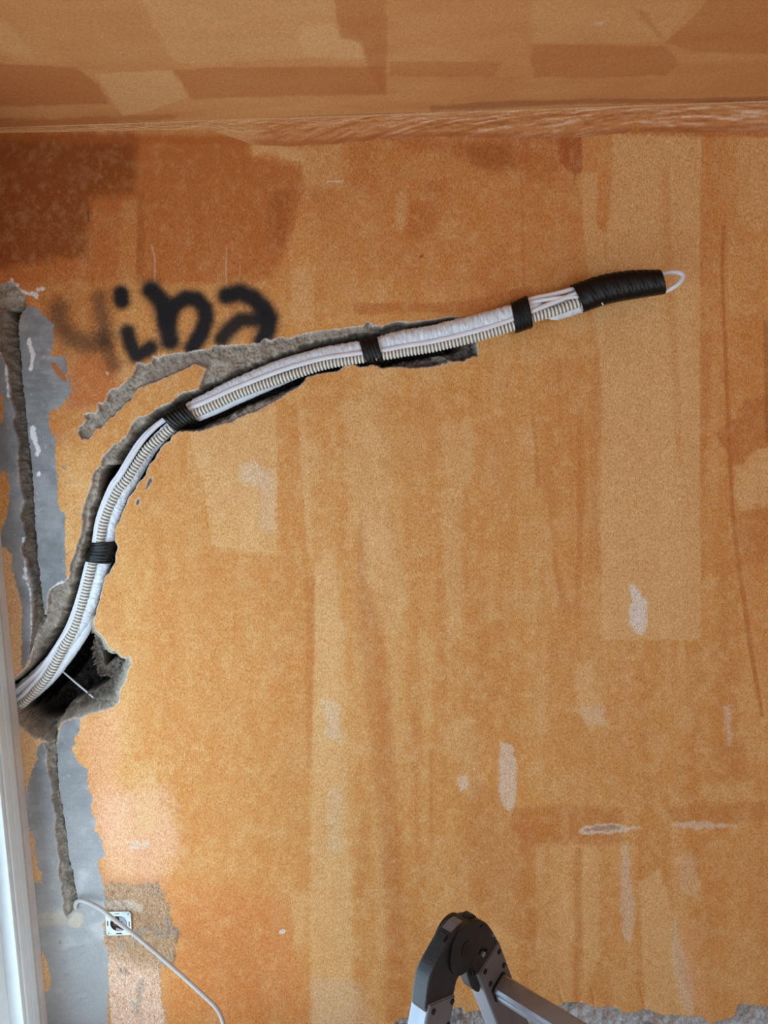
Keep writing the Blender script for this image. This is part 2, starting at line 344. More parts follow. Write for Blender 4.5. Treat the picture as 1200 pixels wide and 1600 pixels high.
WALL_PATCHES = [
 # big tonal zones
 ([(-60, 200), (1300, 200), (1300, 380), (930, 470), (500, 510), (300, 560), (-60, 560)], M_, .40, 120, 10),  # whole top of the wall darkened, falling light put into the paint
 ([(475, 214), (905, 214), (920, 330), (915, 450), (760, 470), (640, 440), (520, 420), (470, 330)], Dk, .26, 50, 14),  # upper middle darkened further, dimmer light painted in
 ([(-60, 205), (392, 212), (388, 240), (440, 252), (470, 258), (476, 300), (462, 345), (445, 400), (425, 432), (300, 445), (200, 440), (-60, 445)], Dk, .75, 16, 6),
 ([(-60, 205), (215, 210), (212, 300), (140, 310), (135, 400), (-60, 430)], DD, .68, 22, 6),  # browner paint here, with the unlit corner's shade mixed into it
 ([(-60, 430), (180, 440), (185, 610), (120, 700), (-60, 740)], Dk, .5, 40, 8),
 ([(120, 555), (190, 560), (185, 630), (110, 640)], (190, 100, 48), .5, 20, 6),
 ([(190, 312), (214, 312), (213, 440), (182, 445)], B_, .35, 5, 4),
 ([(180, 440), (235, 440), (240, 560), (185, 560)], B_, .55, 14, 4),
 ([(240, 445), (360, 445), (420, 455), (480, 460), (480, 520), (240, 560)], B_, .45, 14, 4),
 ([(215, 300), (225, 300), (225, 440), (213, 440)], DD, .25, 6, 3),
 ([(420, 300), (455, 300), (450, 380), (425, 390)], DD, .3, 20, 8),
 ([(392, 224), (440, 224), (475, 236), (474, 252), (455, 250), (435, 246), (410, 240), (394, 246)], L_, .55, 8, 3),
 ([(475, 230), (530, 225), (540, 290), (495, 300), (478, 290)], L_, .28, 18, 5),
 ([(480, 293), (500, 288), (510, 315), (490, 320)], Dk, .3, 8, 5),
 ([(600, 216), (830, 214), (828, 258), (790, 275), (740, 262), (700, 240), (640, 232)], Dk, .6, 14, 5),
 ([(720, 225), (800, 225), (800, 262), (760, 270), (735, 250)], DD, .3, 16, 5),
 ([(545, 225), (590, 225), (590, 300), (548, 300)], Dk, .28, 14, 5),
 ([(650, 285), (695, 283), (700, 295), (665, 302)], Dk, .5, 12, 5),
 ([(640, 318), (680, 316), (685, 350), (660, 380), (632, 372)], Dk, .5, 14, 6),
 ([(617, 300), (638, 300), (634, 350), (625, 370), (616, 350)], L_, .35, 10, 4),
 ([(690, 345), (715, 340), (712, 380), (692, 385)], L_, .3, 14, 6),
 ([(700, 260), (815, 265), (820, 470), (742, 480), (735, 420), (760, 380), (720, 330)], M_, .35, 20, 8),
 ([(735, 420), (790, 380), (810, 440), (760, 470)], Dk, .22, 18, 6),
 ([(551, 477), (560, 473), (578, 474), (620, 472), (670, 473), (720, 470), (765, 462), (830, 445), (838, 462), (780, 482), (720, 490), (680, 488), (620, 487), (580, 492), (553, 492)], Dk, .55, 5, 2),
 ([(453, 420), (490, 420), (490, 500), (455, 500)], L_, .35, 10, 4),
 ([(868, 215), (910, 213), (910, 262), (908, 270), (900, 272), (899, 287), (897, 272), (893, 270), (888, 262), (884, 265), (880, 255), (876, 255), (872, 235)], (170, 92, 46), .8, 3, 1),
 ([(812, 215), (870, 215), (872, 260), (880, 280), (820, 285)], Dk, .45, 10, 4),
 # right side light panel
 ([(958, 210), (1097, 208), (1094, 300), (1093, 500), (1094, 760), (1096, 1000), (940, 1000), (940, 700), (934, 500), (950, 360), (955, 300)], L_, .50, 5, 2),
 ([(909, 270), (935, 270), (932, 350), (945, 365), (940, 480), (932, 560), (920, 440), (910, 340)], L_, .42, 4, 2),
 ([(934, 285), (954, 280), (951, 340), (943, 365), (935, 355)], M_, .45, 5, 2),
 ([(910, 214), (955, 214), (953, 270), (912, 268)], M_, .35, 6, 3),
 ([(1032, 260), (1046, 260), (1052, 420), (1058, 520), (1070, 760), (1055, 700), (1046, 520), (1036, 400)], M_, .40, 8, 3),
 ([(1098, 210), (1135, 210), (1138, 400), (1145, 760), (1150, 900), (1095, 900), (1094, 400)], M_, .35, 3, 1),
 ([(1097, 520), (1112, 520), (1110, 640), (1100, 760), (1094, 760)], Dk, .25, 8, 3),
 ([(1152, 215), (1210, 213), (1210, 360), (1152, 350)], L_, .32, 10, 6),
 ([(1128, 352), (1134, 352), (1131, 420), (1134, 500), (1140, 620), (1143, 720), (1148, 800), (1158, 880), (1170, 960), (1178, 1020), (1194, 1120), (1188, 1120), (1172, 1030), (1160, 950), (1150, 880), (1142, 800), (1138, 720), (1133, 620), (1128, 500), (1126, 420)], Dk, .7, 3, 1),
 ([(1140, 500), (1215, 480), (1215, 620), (1185, 620), (1150, 650), (1139, 600)], M_, .5, 6, 2),
 ([(1150, 655), (1165, 625), (1190, 618), (1215, 615), (1215, 700), (1185, 700), (1170, 715), (1160, 728), (1142, 725), (1130, 700), (1118, 678), (1135, 662)], Dk, .55, 4, 2),
 ([(1192, 500), (1215, 500), (1215, 700), (1196, 690)], DD, .35, 4, 1),
 ([(1170, 720), (1192, 702), (1215, 700), (1215, 780), (1160, 800), (1150, 760)], L_, .42, 10, 8),
 ([(1148, 800), (1215, 790), (1215, 880), (1158, 880)], Dk, .4, 12, 4),
 ([(1158, 870), (1215, 885), (1215, 1120), (1196, 1120), (1172, 990)], M_, .35, 14, 5),
 # centre
 ([(812, 240), (815, 240), (820, 430), (822, 560), (840, 700), (845, 760), (838, 760), (828, 620), (816, 440)], Dk, .45, 4, 1),
 ([(870, 560), (878, 560), (880, 700), (872, 700)], Dk, .3, 6, 2),
 ([(902, 640), (910, 640), (912, 800), (905, 960), (898, 960), (903, 800)], Dk, .45, 6, 2),
 ([(930, 500), (938, 560), (942, 640), (934, 720), (938, 900), (920, 900), (925, 640)], Dk, .3, 8, 3),
 ([(845, 560), (930, 560), (925, 900), (930, 1200), (850, 1200), (860, 860), (850, 700)], M_, .32, 14, 5),
 ([(295, 676), (330, 668), (360, 660), (430, 635), (432, 700), (430, 780), (432, 862), (415, 866), (330, 852), (322, 780), (312, 730)], L_, .42, 4, 3),
 ([(375, 725), (400, 722), (425, 735), (428, 760), (400, 765), (378, 752)], W_, .38, 16, 6),
 ([(405, 760), (430, 760), (430, 830), (408, 830)], W_, .22, 12, 4),
 ([(245, 700), (295, 680), (318, 780), (330, 850), (330, 870), (240, 870), (215, 790)], M_, .3, 8, 3),
 ([(432, 630), (462, 620), (470, 700), (478, 860), (440, 866), (434, 780)], M_, .35, 3, 1),
 ([(465, 640), (475, 640), (485, 760), (490, 870), (496, 880), (498, 1010), (492, 1010), (488, 880), (480, 870)], L_, .35, 5, 2),
 ([(468, 680), (505, 680), (500, 760), (478, 760)], L_, .25, 16, 6),
 ([(330, 862), (410, 868), (492, 874), (493, 1000), (488, 1090), (485, 1250), (484, 1600), (200, 1600), (215, 1000), (240, 880)], M_, .42, 4, 2),
 ([(478, 900), (492, 900), (488, 1200), (478, 1200)], Dk, .35, 5, 1),
 ([(495, 880), (520, 860), (540, 1000), (540, 1200), (560, 1700), (484, 1700), (487, 1250), (492, 1080)], L_, .42, 10, 4),
 ([(505, 1095), (532, 1100), (535, 1160), (515, 1160)], W_, .35, 12, 6),
 ([(512, 1230), (535, 1230), (535, 1330), (512, 1330)], W_, .22, 12, 6),
 ([(487, 1530), (560, 1530), (600, 1640), (487, 1640)], W_, .22, 20, 6),
 ([(453, 1395), (480, 1400), (472, 1480), (458, 1478)], L_, .4, 6, 4),
 ([(530, 625), (565, 628), (600, 690), (598, 718), (545, 690), (532, 650)], L_, .40, 12, 6),
 ([(545, 700), (600, 720), (610, 860), (560, 850), (548, 780)], L_, .22, 16, 8),
 ([(560, 800), (610, 810), (640, 940), (620, 1000), (580, 980), (566, 900)], L_, .3, 14, 8),
 ([(690, 660), (742, 655), (738, 760), (700, 770)], L_, .38, 12, 6),
 ([(686, 770), (722, 765), (722, 1000), (700, 1010), (692, 880)], L_, .36, 12, 5),
 ([(742, 655), (800, 650), (810, 860), (745, 860)], M_, .35, 10, 3),
 ([(566, 800), (575, 900), (590, 960), (612, 1090), (622, 1250), (630, 1400), (640, 1600), (605, 1600), (600, 1400), (588, 1250), (570, 1100), (558, 960), (555, 850)], Dk, .42, 16, 5),
 ([(600, 600), (690, 640), (690, 720), (640, 760), (605, 700)], M_, .3, 20, 8),
 ([(620, 740), (680, 760), (695, 1000), (660, 1010), (630, 900)], M_, .3, 20, 8),
 ([(685, 1130), (740, 1120), (735, 1190), (700, 1190)], L_, .3, 16, 8),
 ([(714, 1215), (730, 1212), (732, 1230), (720, 1234)], W_, .55, 6, 4),
 ([(672, 1170), (676, 1170), (676, 1300), (671, 1300)], Dk, .35, 5, 1),
 ([(735, 1215), (780, 1230), (800, 1280), (840, 1290), (840, 1500), (770, 1430), (735, 1400), (728, 1300)], Dk, .28, 18, 6),
 ([(782, 1160), (800, 1163), (808, 1200), (806, 1250), (800, 1268), (788, 1262), (780, 1235)], W_, .62, 7, 3),
 ([(984, 913), (992, 916), (1003, 930), (1011, 940), (1010, 980), (1003, 992), (994, 988), (983, 975), (981, 955), (988, 940)], (228, 222, 214), .75, 6, 4),
 ([(900, 1040), (925, 1035), (930, 1080), (940, 1130), (925, 1140), (900, 1110)], L_, .5, 12, 8),
 ([(895, 1105), (945, 1105), (944, 1130), (920, 1130)], W_, .25, 12, 6),
 ([(851, 820), (862, 830), (864, 880), (874, 940), (862, 960), (852, 900)], L_, .35, 6, 3),
 ([(862, 860), (870, 880), (890, 950), (880, 960), (866, 900)], Dk, .35, 6, 3),
 ([(1130, 1105), (1142, 1100), (1142, 1165), (1136, 1165)], W_, .4, 6, 3),
 ([(1130, 1165), (1170, 1150), (1166, 1215), (1140, 1230), (1128, 1200)], Dk, .28, 14, 5),
 ([(1100, 1230), (1180, 1215), (1190, 1250), (1110, 1260)], L_, .25, 14, 6),
 # lower right band
 ([(800, 1262), (880, 1258), (975, 1262), (976, 1318), (900, 1320), (825, 1318), (796, 1290)], Dk, .42, 8, 3),
 ([(1040, 1262), (1215, 1248), (1215, 1280), (1060, 1292)], Dk, .3, 8, 3),
 ([(902, 1298), (915, 1290), (950, 1287), (978, 1290), (1000, 1293), (975, 1300), (940, 1303), (908, 1304)], W_, .75, 4, 3),
 ([(914, 1297), (930, 1291), (960, 1290), (970, 1294), (940, 1299)], (160, 120, 95), .7, 3, 3),
 ([(1050, 1286), (1100, 1285), (1140, 1287), (1150, 1291), (1110, 1295), (1055, 1292)], W_, .5, 5, 4),
 ([(972, 1320), (980, 1322), (985, 1370), (992, 1420), (988, 1470), (975, 1470), (971, 1420)], W_, .42, 6, 4),
 ([(1000, 1380), (1030, 1355), (1045, 1400), (1050, 1460), (1058, 1500), (1070, 1540), (1085, 1570), (1080, 1600), (1010, 1600), (1003, 1500)], L_, .6, 6, 3),
 ([(1050, 1437), (1056, 1437), (1062, 1470), (1075, 1500), (1085, 1550), (1080, 1590), (1060, 1560), (1050, 1500)], W_, .35, 6, 3),
 ([(908, 1320), (940, 1330), (935, 1500), (915, 1560)], L_, .38, 8, 4),
 ([(898, 1325), (910, 1325), (908, 1600), (896, 1600)], Dk, .35, 5, 2),
 ([(1062, 1440), (1100, 1440), (1090, 1500), (1120, 1600), (1095, 1600), (1070, 1520)], PK, .3, 12, 5),
 ([(1060, 1340), (1090, 1340), (1090, 1400), (1062, 1390)], W_, .22, 14, 8),
 ([(1160, 1330), (1215, 1320), (1215, 1480), (1170, 1470)], M_, .35, 20, 4),
 ([(835, 1320), (890, 1325), (890, 1560), (840, 1570)], L_, .18, 10, 5),
 # left lower
 ([(195, 800), (230, 780), (235, 1000), (245, 1150), (200, 1110), (205, 1020), (150, 960), (165, 900)], B_, .3, 14, 4),
 ([(150, 920), (180, 900), (205, 1020), (160, 990)], M_, .4, 12, 4),
 ([(120, 1122), (190, 1110), (190, 1320), (150, 1330), (140, 1200), (125, 1180)], PK, .55, 40, 10),  # pink cast of sunlight painted into the wall colour
 ([(155, 1240), (260, 1230), (280, 1330), (240, 1380), (165, 1370), (150, 1300)], (236, 190, 162), .50, 44, 12),  # soft pool of reflected sun painted as a paler pink
 ([(205, 1190), (245, 1190), (250, 1290), (215, 1300)], L_, .4, 16, 5),
 ([(150, 1365), (250, 1375), (275, 1420), (180, 1400)], (196, 142, 108), .6, 14, 5),
 ([(255, 1380), (450, 1400), (480, 1600), (255, 1600), (280, 1480)], (206, 120, 66), .45, 50, 12),
 ([(205, 1316), (232, 1316), (232, 1326), (208, 1326)], W_, .5, 6, 6),
]

# ------------------------------------------------------------------ the back wall: one relief mesh
def lines(segs):
    out = []
    for a, b, st in segs:
        n = max(1, int(round(abs(b-a)/st))); out += list(np.linspace(a, b, n, endpoint=False))
    out.append(segs[-1][1]); return np.array(out)
xa = XL-.14; x_f = float(P(768, 700)[0])
XS = lines([(xa, x_f, .0021), (x_f, float(P(1230, 700)[0]), .0036), (float(P(1230, 700)[0]), XR, .05)])
z0, z1, z2, z3 = 0.0, float(P(200, 1475)[2]), float(P(700, 425)[2]), CEIL
ZS = lines([(z0, z1, .0030), (z1, z2, .0021), (z2, z3, .0034)])
GX, GZ = np.meshgrid(XS, ZS)
X, Y = proj(GX, 0*GX, GZ)
X = X.astype(np.float32); Y = Y.astype(np.float32)
n3 = fbm(X/3.2, Y/3.2, 1, 2); n7 = fbm(X/8, Y/8, 2, 3); n20 = fbm(X/22, Y/22, 3, 3); n60 = fbm(X/70, Y/90, 4, 3)
rag = n3*1.1+n7*1.3
sA = sdf(PA, X, Y)+rag*.8; sB = sdf(PB, X, Y)+rag*.9; sC = sdf(PC, X, Y)+rag*.8
c1 = sdf(CAV1, X, Y)+rag; c2 = sdf(CAV2, X, Y)+rag; c3 = sdf(CAV3, X, Y)+rag
h1 = np.maximum(sdf(CH1, X, Y), sdf(CH2, X, Y))+n3*.6
sBot = sdf(BOT, X, Y)+rag*1.6
dl, bo = ldist(BLINE, X, Y, 60, [b[3] for b in BUN])
dAr = ldist([(41, 478)]+A_RIGHT, X, Y, 60); dCr = ldist(C_RIGHT, X, Y, 60)
dep = np.zeros(X.shape, np.float32)          # millimetres into the wall
rough = n3*2.6+n7*3.6+n20*2.8
# chase with the bundle
shal = sstep(-.4, 3.5, sB)*(9+rough*1.1)
deepw = sstep(33, 25, dl+n7*5)*sstep(1.0, 5.5, sB)
dB = shal+deepw*(40+rough*2.2)*sstep(742, 700, X)+deepw*(X > 700)*14+sstep(26, 19, dl+n7*3)*sstep(3, 7, sB)*45*sstep(742, 690, X)
# right end of the chase: deep dark pocket above and below the bundle
endp = sstep(560, 600, X)*sstep(1.5, 5, sB)
dB = np.maximum(dB, endp*(42+rough*3.5))
# rubble lumps in the lower end
dB -= sstep(0, 6, sdf([(672, 553), (690, 550), (706, 556), (708, 566), (690, 569), (672, 564)], X, Y))*22
dB = np.maximum(dB, 0)
dB = np.where(sB > -.4, dB, 0)
dB = dB+sstep(-1, 3, c1)*130+sstep(-1, 4, c2)*(115+n7*22)+sstep(-1, 2, c3)*45
# junction hole rim slopes
jr = sstep(950, 975, Y)*sstep(100, 140, X)
dB = np.where((jr > .5) & (sB > 0) & (c2 < 0), np.maximum(dB*.0, sstep(0, 24, sB)*(48+rough*3))+sstep(-1, 2, c3)*40+4*sstep(0, 2, sB), dB)
jl = (Y > 1100) & (sB > 0) & (c2 < 0)
dB = np.where(jl, sstep(0, 16, sB)*(45+rough*3)+4, dB)
# old narrow chase
wA = np.clip(dAr, 0, 60)
dA = sstep(-.3, 3, sA)*(7+rough)+sstep(-.5, 1.2, sA)*sstep(26, 7, wA)*(26+rough*2)+sstep(-.6, .8, sA)*sstep(8, 5.0, wA+n7*1.5)*120
dA = np.where(Y < 482, sstep(-.4, 3, sA)*(10+rough*1.5)+8*sstep(-6, 6, (Y-468)+(X-20)*.2), dA)
dA += sstep(0, 4, sdf([(4, 481), (30, 482), (38, 478), (30, 494), (28, 506), (15, 500), (8, 489)], X, Y))*55
dA = np.where(sA > -.6, np.maximum(dA, 0), 0)
dC = sstep(-.4, 3, sC)*(8+rough*1.2)+sstep(-.5, 1, sC)*sstep(16, 7, dCr)*(14+rough*2)+sstep(-.6, .8, sC)*sstep(6, 3.5, dCr+n7*1.2)*110
dC = np.where(sC > -.6, np.maximum(dC, 0), 0)
dep = np.maximum(np.maximum(dA, dB), dC)
dep = np.maximum(dep, sstep(0, 2, h1)*6)
dep = np.maximum(dep, sstep(-.5, 3, sBot)*(8+rough*2.0+n60*4))
# lip of loosened plaster around the cuts, trowel relief of the grey filler, uneven plaster
inC = np.maximum(np.maximum(sA, sB), np.maximum(sC, sBot))
GR1 = [(27, 510), (33, 493), (40, 480), (50, 477), (57, 482), (70, 494), (84, 507), (83, 530), (80, 556), (90, 557), (102, 558), (105, 572), (104, 588), (108, 600), (112, 612), (106, 622), (100, 630), (88, 638), (78, 641), (75, 652), (77, 667), (86, 687), (85, 712), (88, 735), (91, 770), (92, 797), (102, 800), (102, 820), (101, 860), (104, 900), (103, 914), (80, 922), (75, 950), (70, 964), (60, 900), (54, 820), (47, 707), (32, 560)]
GR2 = [(-40, 540), (0, 550), (11, 572), (20, 620), (30, 680), (32, 765), (38, 790), (36, 840), (42, 875), (52, 920), (52, 970), (54, 1000), (45, 1027), (37, 1045), (33, 1040), (34, 960), (33, 940), (28, 922), (22, 905), (19, 885), (19, 865), (9, 856), (0, 852), (-40, 850), (-40, 838), (0, 838), (9, 810), (14, 785), (15, 760), (11, 742), (8, 733), (0, 740), (-40, 740), (-40, 668), (0, 664), (6, 655), (5, 620), (0, 615), (-40, 612)]
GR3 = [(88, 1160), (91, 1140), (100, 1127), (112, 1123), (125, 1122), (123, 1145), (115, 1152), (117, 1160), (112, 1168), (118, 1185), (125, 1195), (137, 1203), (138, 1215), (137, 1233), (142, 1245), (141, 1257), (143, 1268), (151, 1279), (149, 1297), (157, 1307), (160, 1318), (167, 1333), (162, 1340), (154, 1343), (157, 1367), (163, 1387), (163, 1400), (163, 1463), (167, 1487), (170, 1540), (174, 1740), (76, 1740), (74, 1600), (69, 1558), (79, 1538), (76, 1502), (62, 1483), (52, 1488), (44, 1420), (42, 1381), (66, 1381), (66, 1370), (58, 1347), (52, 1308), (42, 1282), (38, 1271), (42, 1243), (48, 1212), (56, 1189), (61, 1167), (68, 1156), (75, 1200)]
SND = [(160, 1380), (190, 1378), (215, 1382), (248, 1381), (250, 1392), (256, 1402), (266, 1412), (264, 1428), (268, 1445), (279, 1452), (276, 1470), (274, 1488), (272, 1508), (250, 1510), (251, 1532), (253, 1565), (260, 1590), (265, 1740), (170, 1740), (172, 1580), (170, 1545), (167, 1500), (162, 1460)]
g1 = np.maximum(sdf(GR1, X, Y), sdf(GR2, X, Y))+rag*1.6
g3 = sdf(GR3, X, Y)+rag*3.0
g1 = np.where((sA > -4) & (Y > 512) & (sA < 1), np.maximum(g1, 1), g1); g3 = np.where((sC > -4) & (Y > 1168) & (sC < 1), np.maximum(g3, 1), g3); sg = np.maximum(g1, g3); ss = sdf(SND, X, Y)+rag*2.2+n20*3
relief = -.5*sstep(-3.5, -.5, inC)*(inC < 0)*(.8+n3)          # lip
relief += -1.8*sstep(-2, 6, ss)*(1+n7*1.5+n20*1.2+n3*.5)              # rough sand plaster proud of the wall
relief += n60*1.2+n20*.35
relief += np.where(sg > 0, n7*.35+fbm(X/30, Y/8, 5, 3)*1.3, 0)
trow = sstep(0, 8, sdf([(92, 1475), (138, 1470), (142, 1575), (120, 1590), (100, 1560)], X, Y))
relief += trow*fbm(X/26, (Y+X*.25)/5.5, 6, 3)*5.5
# filler blob at the foot of the lower chase, small nail holes
bl = sstep(0, 8, sdf([(104, 1432), (113, 1422), (122, 1418), (133, 1424), (135, 1440), (127, 1452), (112, 1453), (102, 1446)], X, Y)+rag*2)
relief += -4*bl*(1+n7*.5)
for hx, hy in ((124, 1562), (198, 1566), (92, 1472)):
    relief += 6*np.exp(-((X-hx)**2+(Y-hy)**2)/5.0)
# shallow gouges near the bottom of the wall
for ln in ([(873, 1545), (879, 1562), (881, 1572)], [(925, 1545), (930, 1574)], [(999, 1537), (1005, 1560), (1010, 1580)], [(1050, 1560), (1064, 1582)]):
    relief += 2.2*sstep(3.2, .8, ldist(ln, X, Y, 12))
relief = np.where(inC > 0, 0, relief)
slv = (X < 80) & (Y > 855)
GY = (dep+relief)/1000.0
# fade at the room corner so the plaster meets the ceiling
# ---- colour
C = np.broadcast_to(lin(B_), X.shape+(3,)).astype(np.float32).copy()
st = fbm(X/26, Y/330, 6, 4)                      # vertical brush passes
st2 = fbm(X/9, Y/150, 7, 3)
cl = fbm(X/55, Y/60, 5, 4)
C = blend(C, np.clip(st*1.3+.1, 0, 1)*.36, L_, 1); C = blend(C, np.clip(-st*1.4, 0, 1)*.30, Dk, 1)
C = blend(C, np.clip(st2*.9, 0, 1)*.18, L_, 1); C = blend(C, np.clip(-st2*1.0, 0, 1)*.14, Dk, 1)
C = blend(C, np.clip(cl-.1, 0, 1)*.5, L_, 1); C = blend(C, np.clip(-cl-.1, 0, 1)*.5, M_, 1)
m9 = fbm(X/13, Y/16, 3, 4)
C = blend(C, np.clip(m9, 0, 1)*.45, L_, 1); C = blend(C, np.clip(-m9, 0, 1)*.32, M_, 1)
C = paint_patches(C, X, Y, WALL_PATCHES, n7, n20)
C = blend(C, np.clip(m9, 0, 1)*.25, L_, 1); C = blend(C, np.clip(n7-.1, 0, 1)*.3, L_, 1)
TEX = np.full(X.shape, 1.0, np.float32)
TEX *= 1-.55*sstep(380, 200, Y)*sstep(520, 300, X)
# darker line on the wall under the cove
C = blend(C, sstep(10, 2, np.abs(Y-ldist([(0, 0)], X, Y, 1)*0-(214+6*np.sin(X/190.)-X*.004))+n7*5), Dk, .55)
# hairline cracks and scratches
for ln, ww, cc, oo in (([(237, 383), (242, 402), (242, 430), (244, 470), (247, 520), (248, 560)], .9, (214, 172, 138), .75), ([(354, 385), (353, 430), (355, 470), (358, 538)], .8, (214, 172, 138), .7), ([(375, 395), (374, 450), (372, 500)], .7, (205, 155, 115), .45), ([(512, 283), (535, 284)], .9, (228, 208, 190), .85), ([(137, 330), (139, 345)], .9, (90, 60, 40), .7), ([(657, 402), (660, 399)], 1.5, (130, 70, 40), .8), ([(439, 1457), (443, 1455)], 3.0, (225, 215, 205), .8), ([(166, 582), (169, 584)], 1.2, (225, 205, 190), .8)):
    C = blend(C, sstep(ww+.9, ww-.2, ldist(ln, X, Y, 12)), cc, oo)
# sprayed letters: soft black strokes
def spray(C, pts, wd, soft, op):
    d = ldist(pts, X, Y, 60)+n3*.5+n7*.6
    m = np.exp(-np.clip(d-wd+1.2, 0, None)**2/(2*(soft*1.15)**2))
    m = np.clip(m*op*1.03+n3*.12*(m > .03)*(m < .97), 0, .97)
    return blend(C, 1-(1-m)**2.0, (27, 28, 33), 1)
C = spray(C, [(189, 459), (190, 470)], 6.5, 5, .90)                                # dot of the i
C = spray(C, [(199, 519), (205, 540), (213, 556), (229, 548), (236, 543)], 5, 5.5, .85)
C = spray(C, [(236, 453), (252, 470), (258, 490), (262, 515), (266, 533)], 7, 6, .9)
C = spray(C, [(262, 500), (272, 478), (290, 466), (308, 468), (320, 482), (322, 500), (314, 522), (300, 543)], 6, 5.5, .9)
C = spray(C, [(354, 462), (375, 457), (395, 466), (410, 480), (420, 495), (418, 515), (410, 532)], 6.5, 6, .9)
C = spray(C, [(416, 496), (398, 500), (375, 500), (358, 515), (346, 530)], 4.5, 6, .82)
C = spray(C, [(92, 482), (92, 505), (112, 528), (138, 538), (158, 532)], 4.5, 9, .38)
C = spray(C, [(155, 465), (162, 510), (170, 550), (178, 570)], 3.5, 7, .34)
# sand-coloured repair around the socket
pale = sstep(1480, 1520, Y+n20*14+(200-X)*.3)
C = blend(C, sstep(-1.5, 1.5, ss), SAND, .92)
C = blend(C, sstep(-1, 2, ss)*pale*(1-.4*sstep(250, 262, X)), (230, 196, 172), .85)
C = blend(C, sstep(0, 1, ss)*sstep(.15, .5, n20)*.5, (150, 142, 134), 1)
C = blend(C, sstep(0, 6, sdf([(163, 1405), (200, 1402), (232, 1410), (222, 1430), (165, 1420)], X, Y)+n20*5)*(ss > 0), (214, 200, 184), .55)
C = blend(C, (slv & (ss < 0))*1.0, (226, 192, 150), .6)
# grey filler
gcol = blend(np.broadcast_to(lin(GREY), X.shape+(3,)).astype(np.float32), np.clip(n20*.8+n60*.6+.1, 0, 1), (166, 168, 170), .8)
gcol = blend(gcol, np.clip(-n20*.8-n7*.3, 0, 1), (106, 108, 112), .7)
gcol = blend(gcol, sstep(.45, .62, n7*.6+n3*.6), (178, 176, 172), .5)
gcol = blend(gcol, sstep(1150, 1420, Y)*1.0, (178, 182, 184), .6)  # filler paler lower down, window light put into its grey
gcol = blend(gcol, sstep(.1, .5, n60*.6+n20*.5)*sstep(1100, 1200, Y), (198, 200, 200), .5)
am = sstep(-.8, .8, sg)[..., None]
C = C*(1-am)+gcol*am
# thin scraped grey spots in the orange beside the filler
spots = sstep(.30, .5, n7*.8+n3*.5)*sstep(-26, -2, g1)*(g1 < 0)*(X > 60)*(Y > 590)*(Y < 900)
C = blend(C, spots, (128, 126, 124), .8)
C = blend(C, sstep(.22, .42, n7*.7+n3*.6)*sstep(0, 8, sdf([(80, 560), (118, 560), (128, 590), (118, 640), (100, 650), (85, 600)], X, Y)), (150, 122, 104), .7)
org = sdf([(80, 566), (88, 568), (96, 580), (104, 590), (102, 597), (92, 588), (82, 576)], X, Y)
C = blend(C, sstep(-1, 1, org), Dk, .9)
# white filler streaks and splats
for ln, ww in (([(46, 532), (48, 545), (52, 556), (49, 570), (48, 576)], 3.2), ([(52, 670), (54, 685), (60, 705), (58, 710)], 3.2), ([(60, 740), (60, 741)], 2), ([(30, 455), (42, 458), (55, 459), (57, 463)], 3), ([(58, 452), (59, 453)], 1.8), ([(66, 450), (66, 452)], 1.8), ([(18, 438), (28, 447)], 2), ([(0, 546), (9, 565), (11, 590), (13, 618)], 1.6), ([(80, 921), (90, 914), (98, 911)], 2.5), ([(37, 842), (40, 900), (47, 925), (50, 1000)], 1.1), ([(39, 902), (41, 903)], 3), ([(78, 938), (80, 930)], 2)):
    C = blend(C, sstep(.8, -.8, ldist(ln, X, Y, 14)-ww+n3*1.4+n7*3), (226, 226, 228), .92)
C = blend(C, bl, (196, 186, 172), .85)
C = blend(C, sstep(3, 0, np.abs(sdf([(55, 1432), (95, 1430), (104, 1440), (60, 1444)], X, Y))-3+n7*3)*.4, (205, 190, 160), 1)
# broken surfaces
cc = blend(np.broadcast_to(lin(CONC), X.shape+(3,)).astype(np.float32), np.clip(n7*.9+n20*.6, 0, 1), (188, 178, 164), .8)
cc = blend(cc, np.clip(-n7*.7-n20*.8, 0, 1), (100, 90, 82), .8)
cc = blend(cc, sstep(16, 60, dep), (84, 76, 68), .75)  # darker with depth, recess shade put into the colour
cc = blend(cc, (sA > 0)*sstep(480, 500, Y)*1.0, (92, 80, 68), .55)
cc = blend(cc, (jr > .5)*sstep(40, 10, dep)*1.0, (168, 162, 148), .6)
cc = blend(cc, sstep(60, 90, dep), (34, 31, 29), .95)  # near-black in the deep holes, their shadow painted in
bc = blend(np.broadcast_to(lin((170, 172, 174)), X.shape+(3,)).astype(np.float32), np.clip(n20+.2, 0, 1), (198, 202, 206), .7)
bc = blend(bc, sstep(.1, .4, n7), (166, 136, 108), .5); bc = blend(bc, sstep(.2, .5, -n20-n7*.4), (92, 90, 90), .7)
am = (sstep(-.3, .7, np.maximum(np.maximum(sA, sB), np.maximum(sC, h1))))[..., None]
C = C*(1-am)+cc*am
am = sstep(-.5, .8, sBot)[..., None]
C = C*(1-am)+bc*am
edge = sstep(1.6, .2, np.abs(np.maximum(sB, h1)+.2))*np.clip(.75+n7*1.2, 0, 1)
C = blend(C, edge, (206, 198, 190), .85)
edge = sstep(1.3, .2, np.abs(np.maximum(sA, sC)+.2))*np.clip(.35+n7*1.4, 0, 1)
C = blend(C, edge, (206, 202, 196), .7)
C = blend(C, sstep(2, .2, np.abs(sBot))*np.clip(.3+n7*1.6, 0, 1), (226, 200, 170), .8)
TEX = np.where(inC > 0, .9, TEX); TEX = np.where((sg > 0) & (inC <= 0), .28, TEX); TEX = np.where((ss > 0) & (sg <= 0), 1.5, TEX)

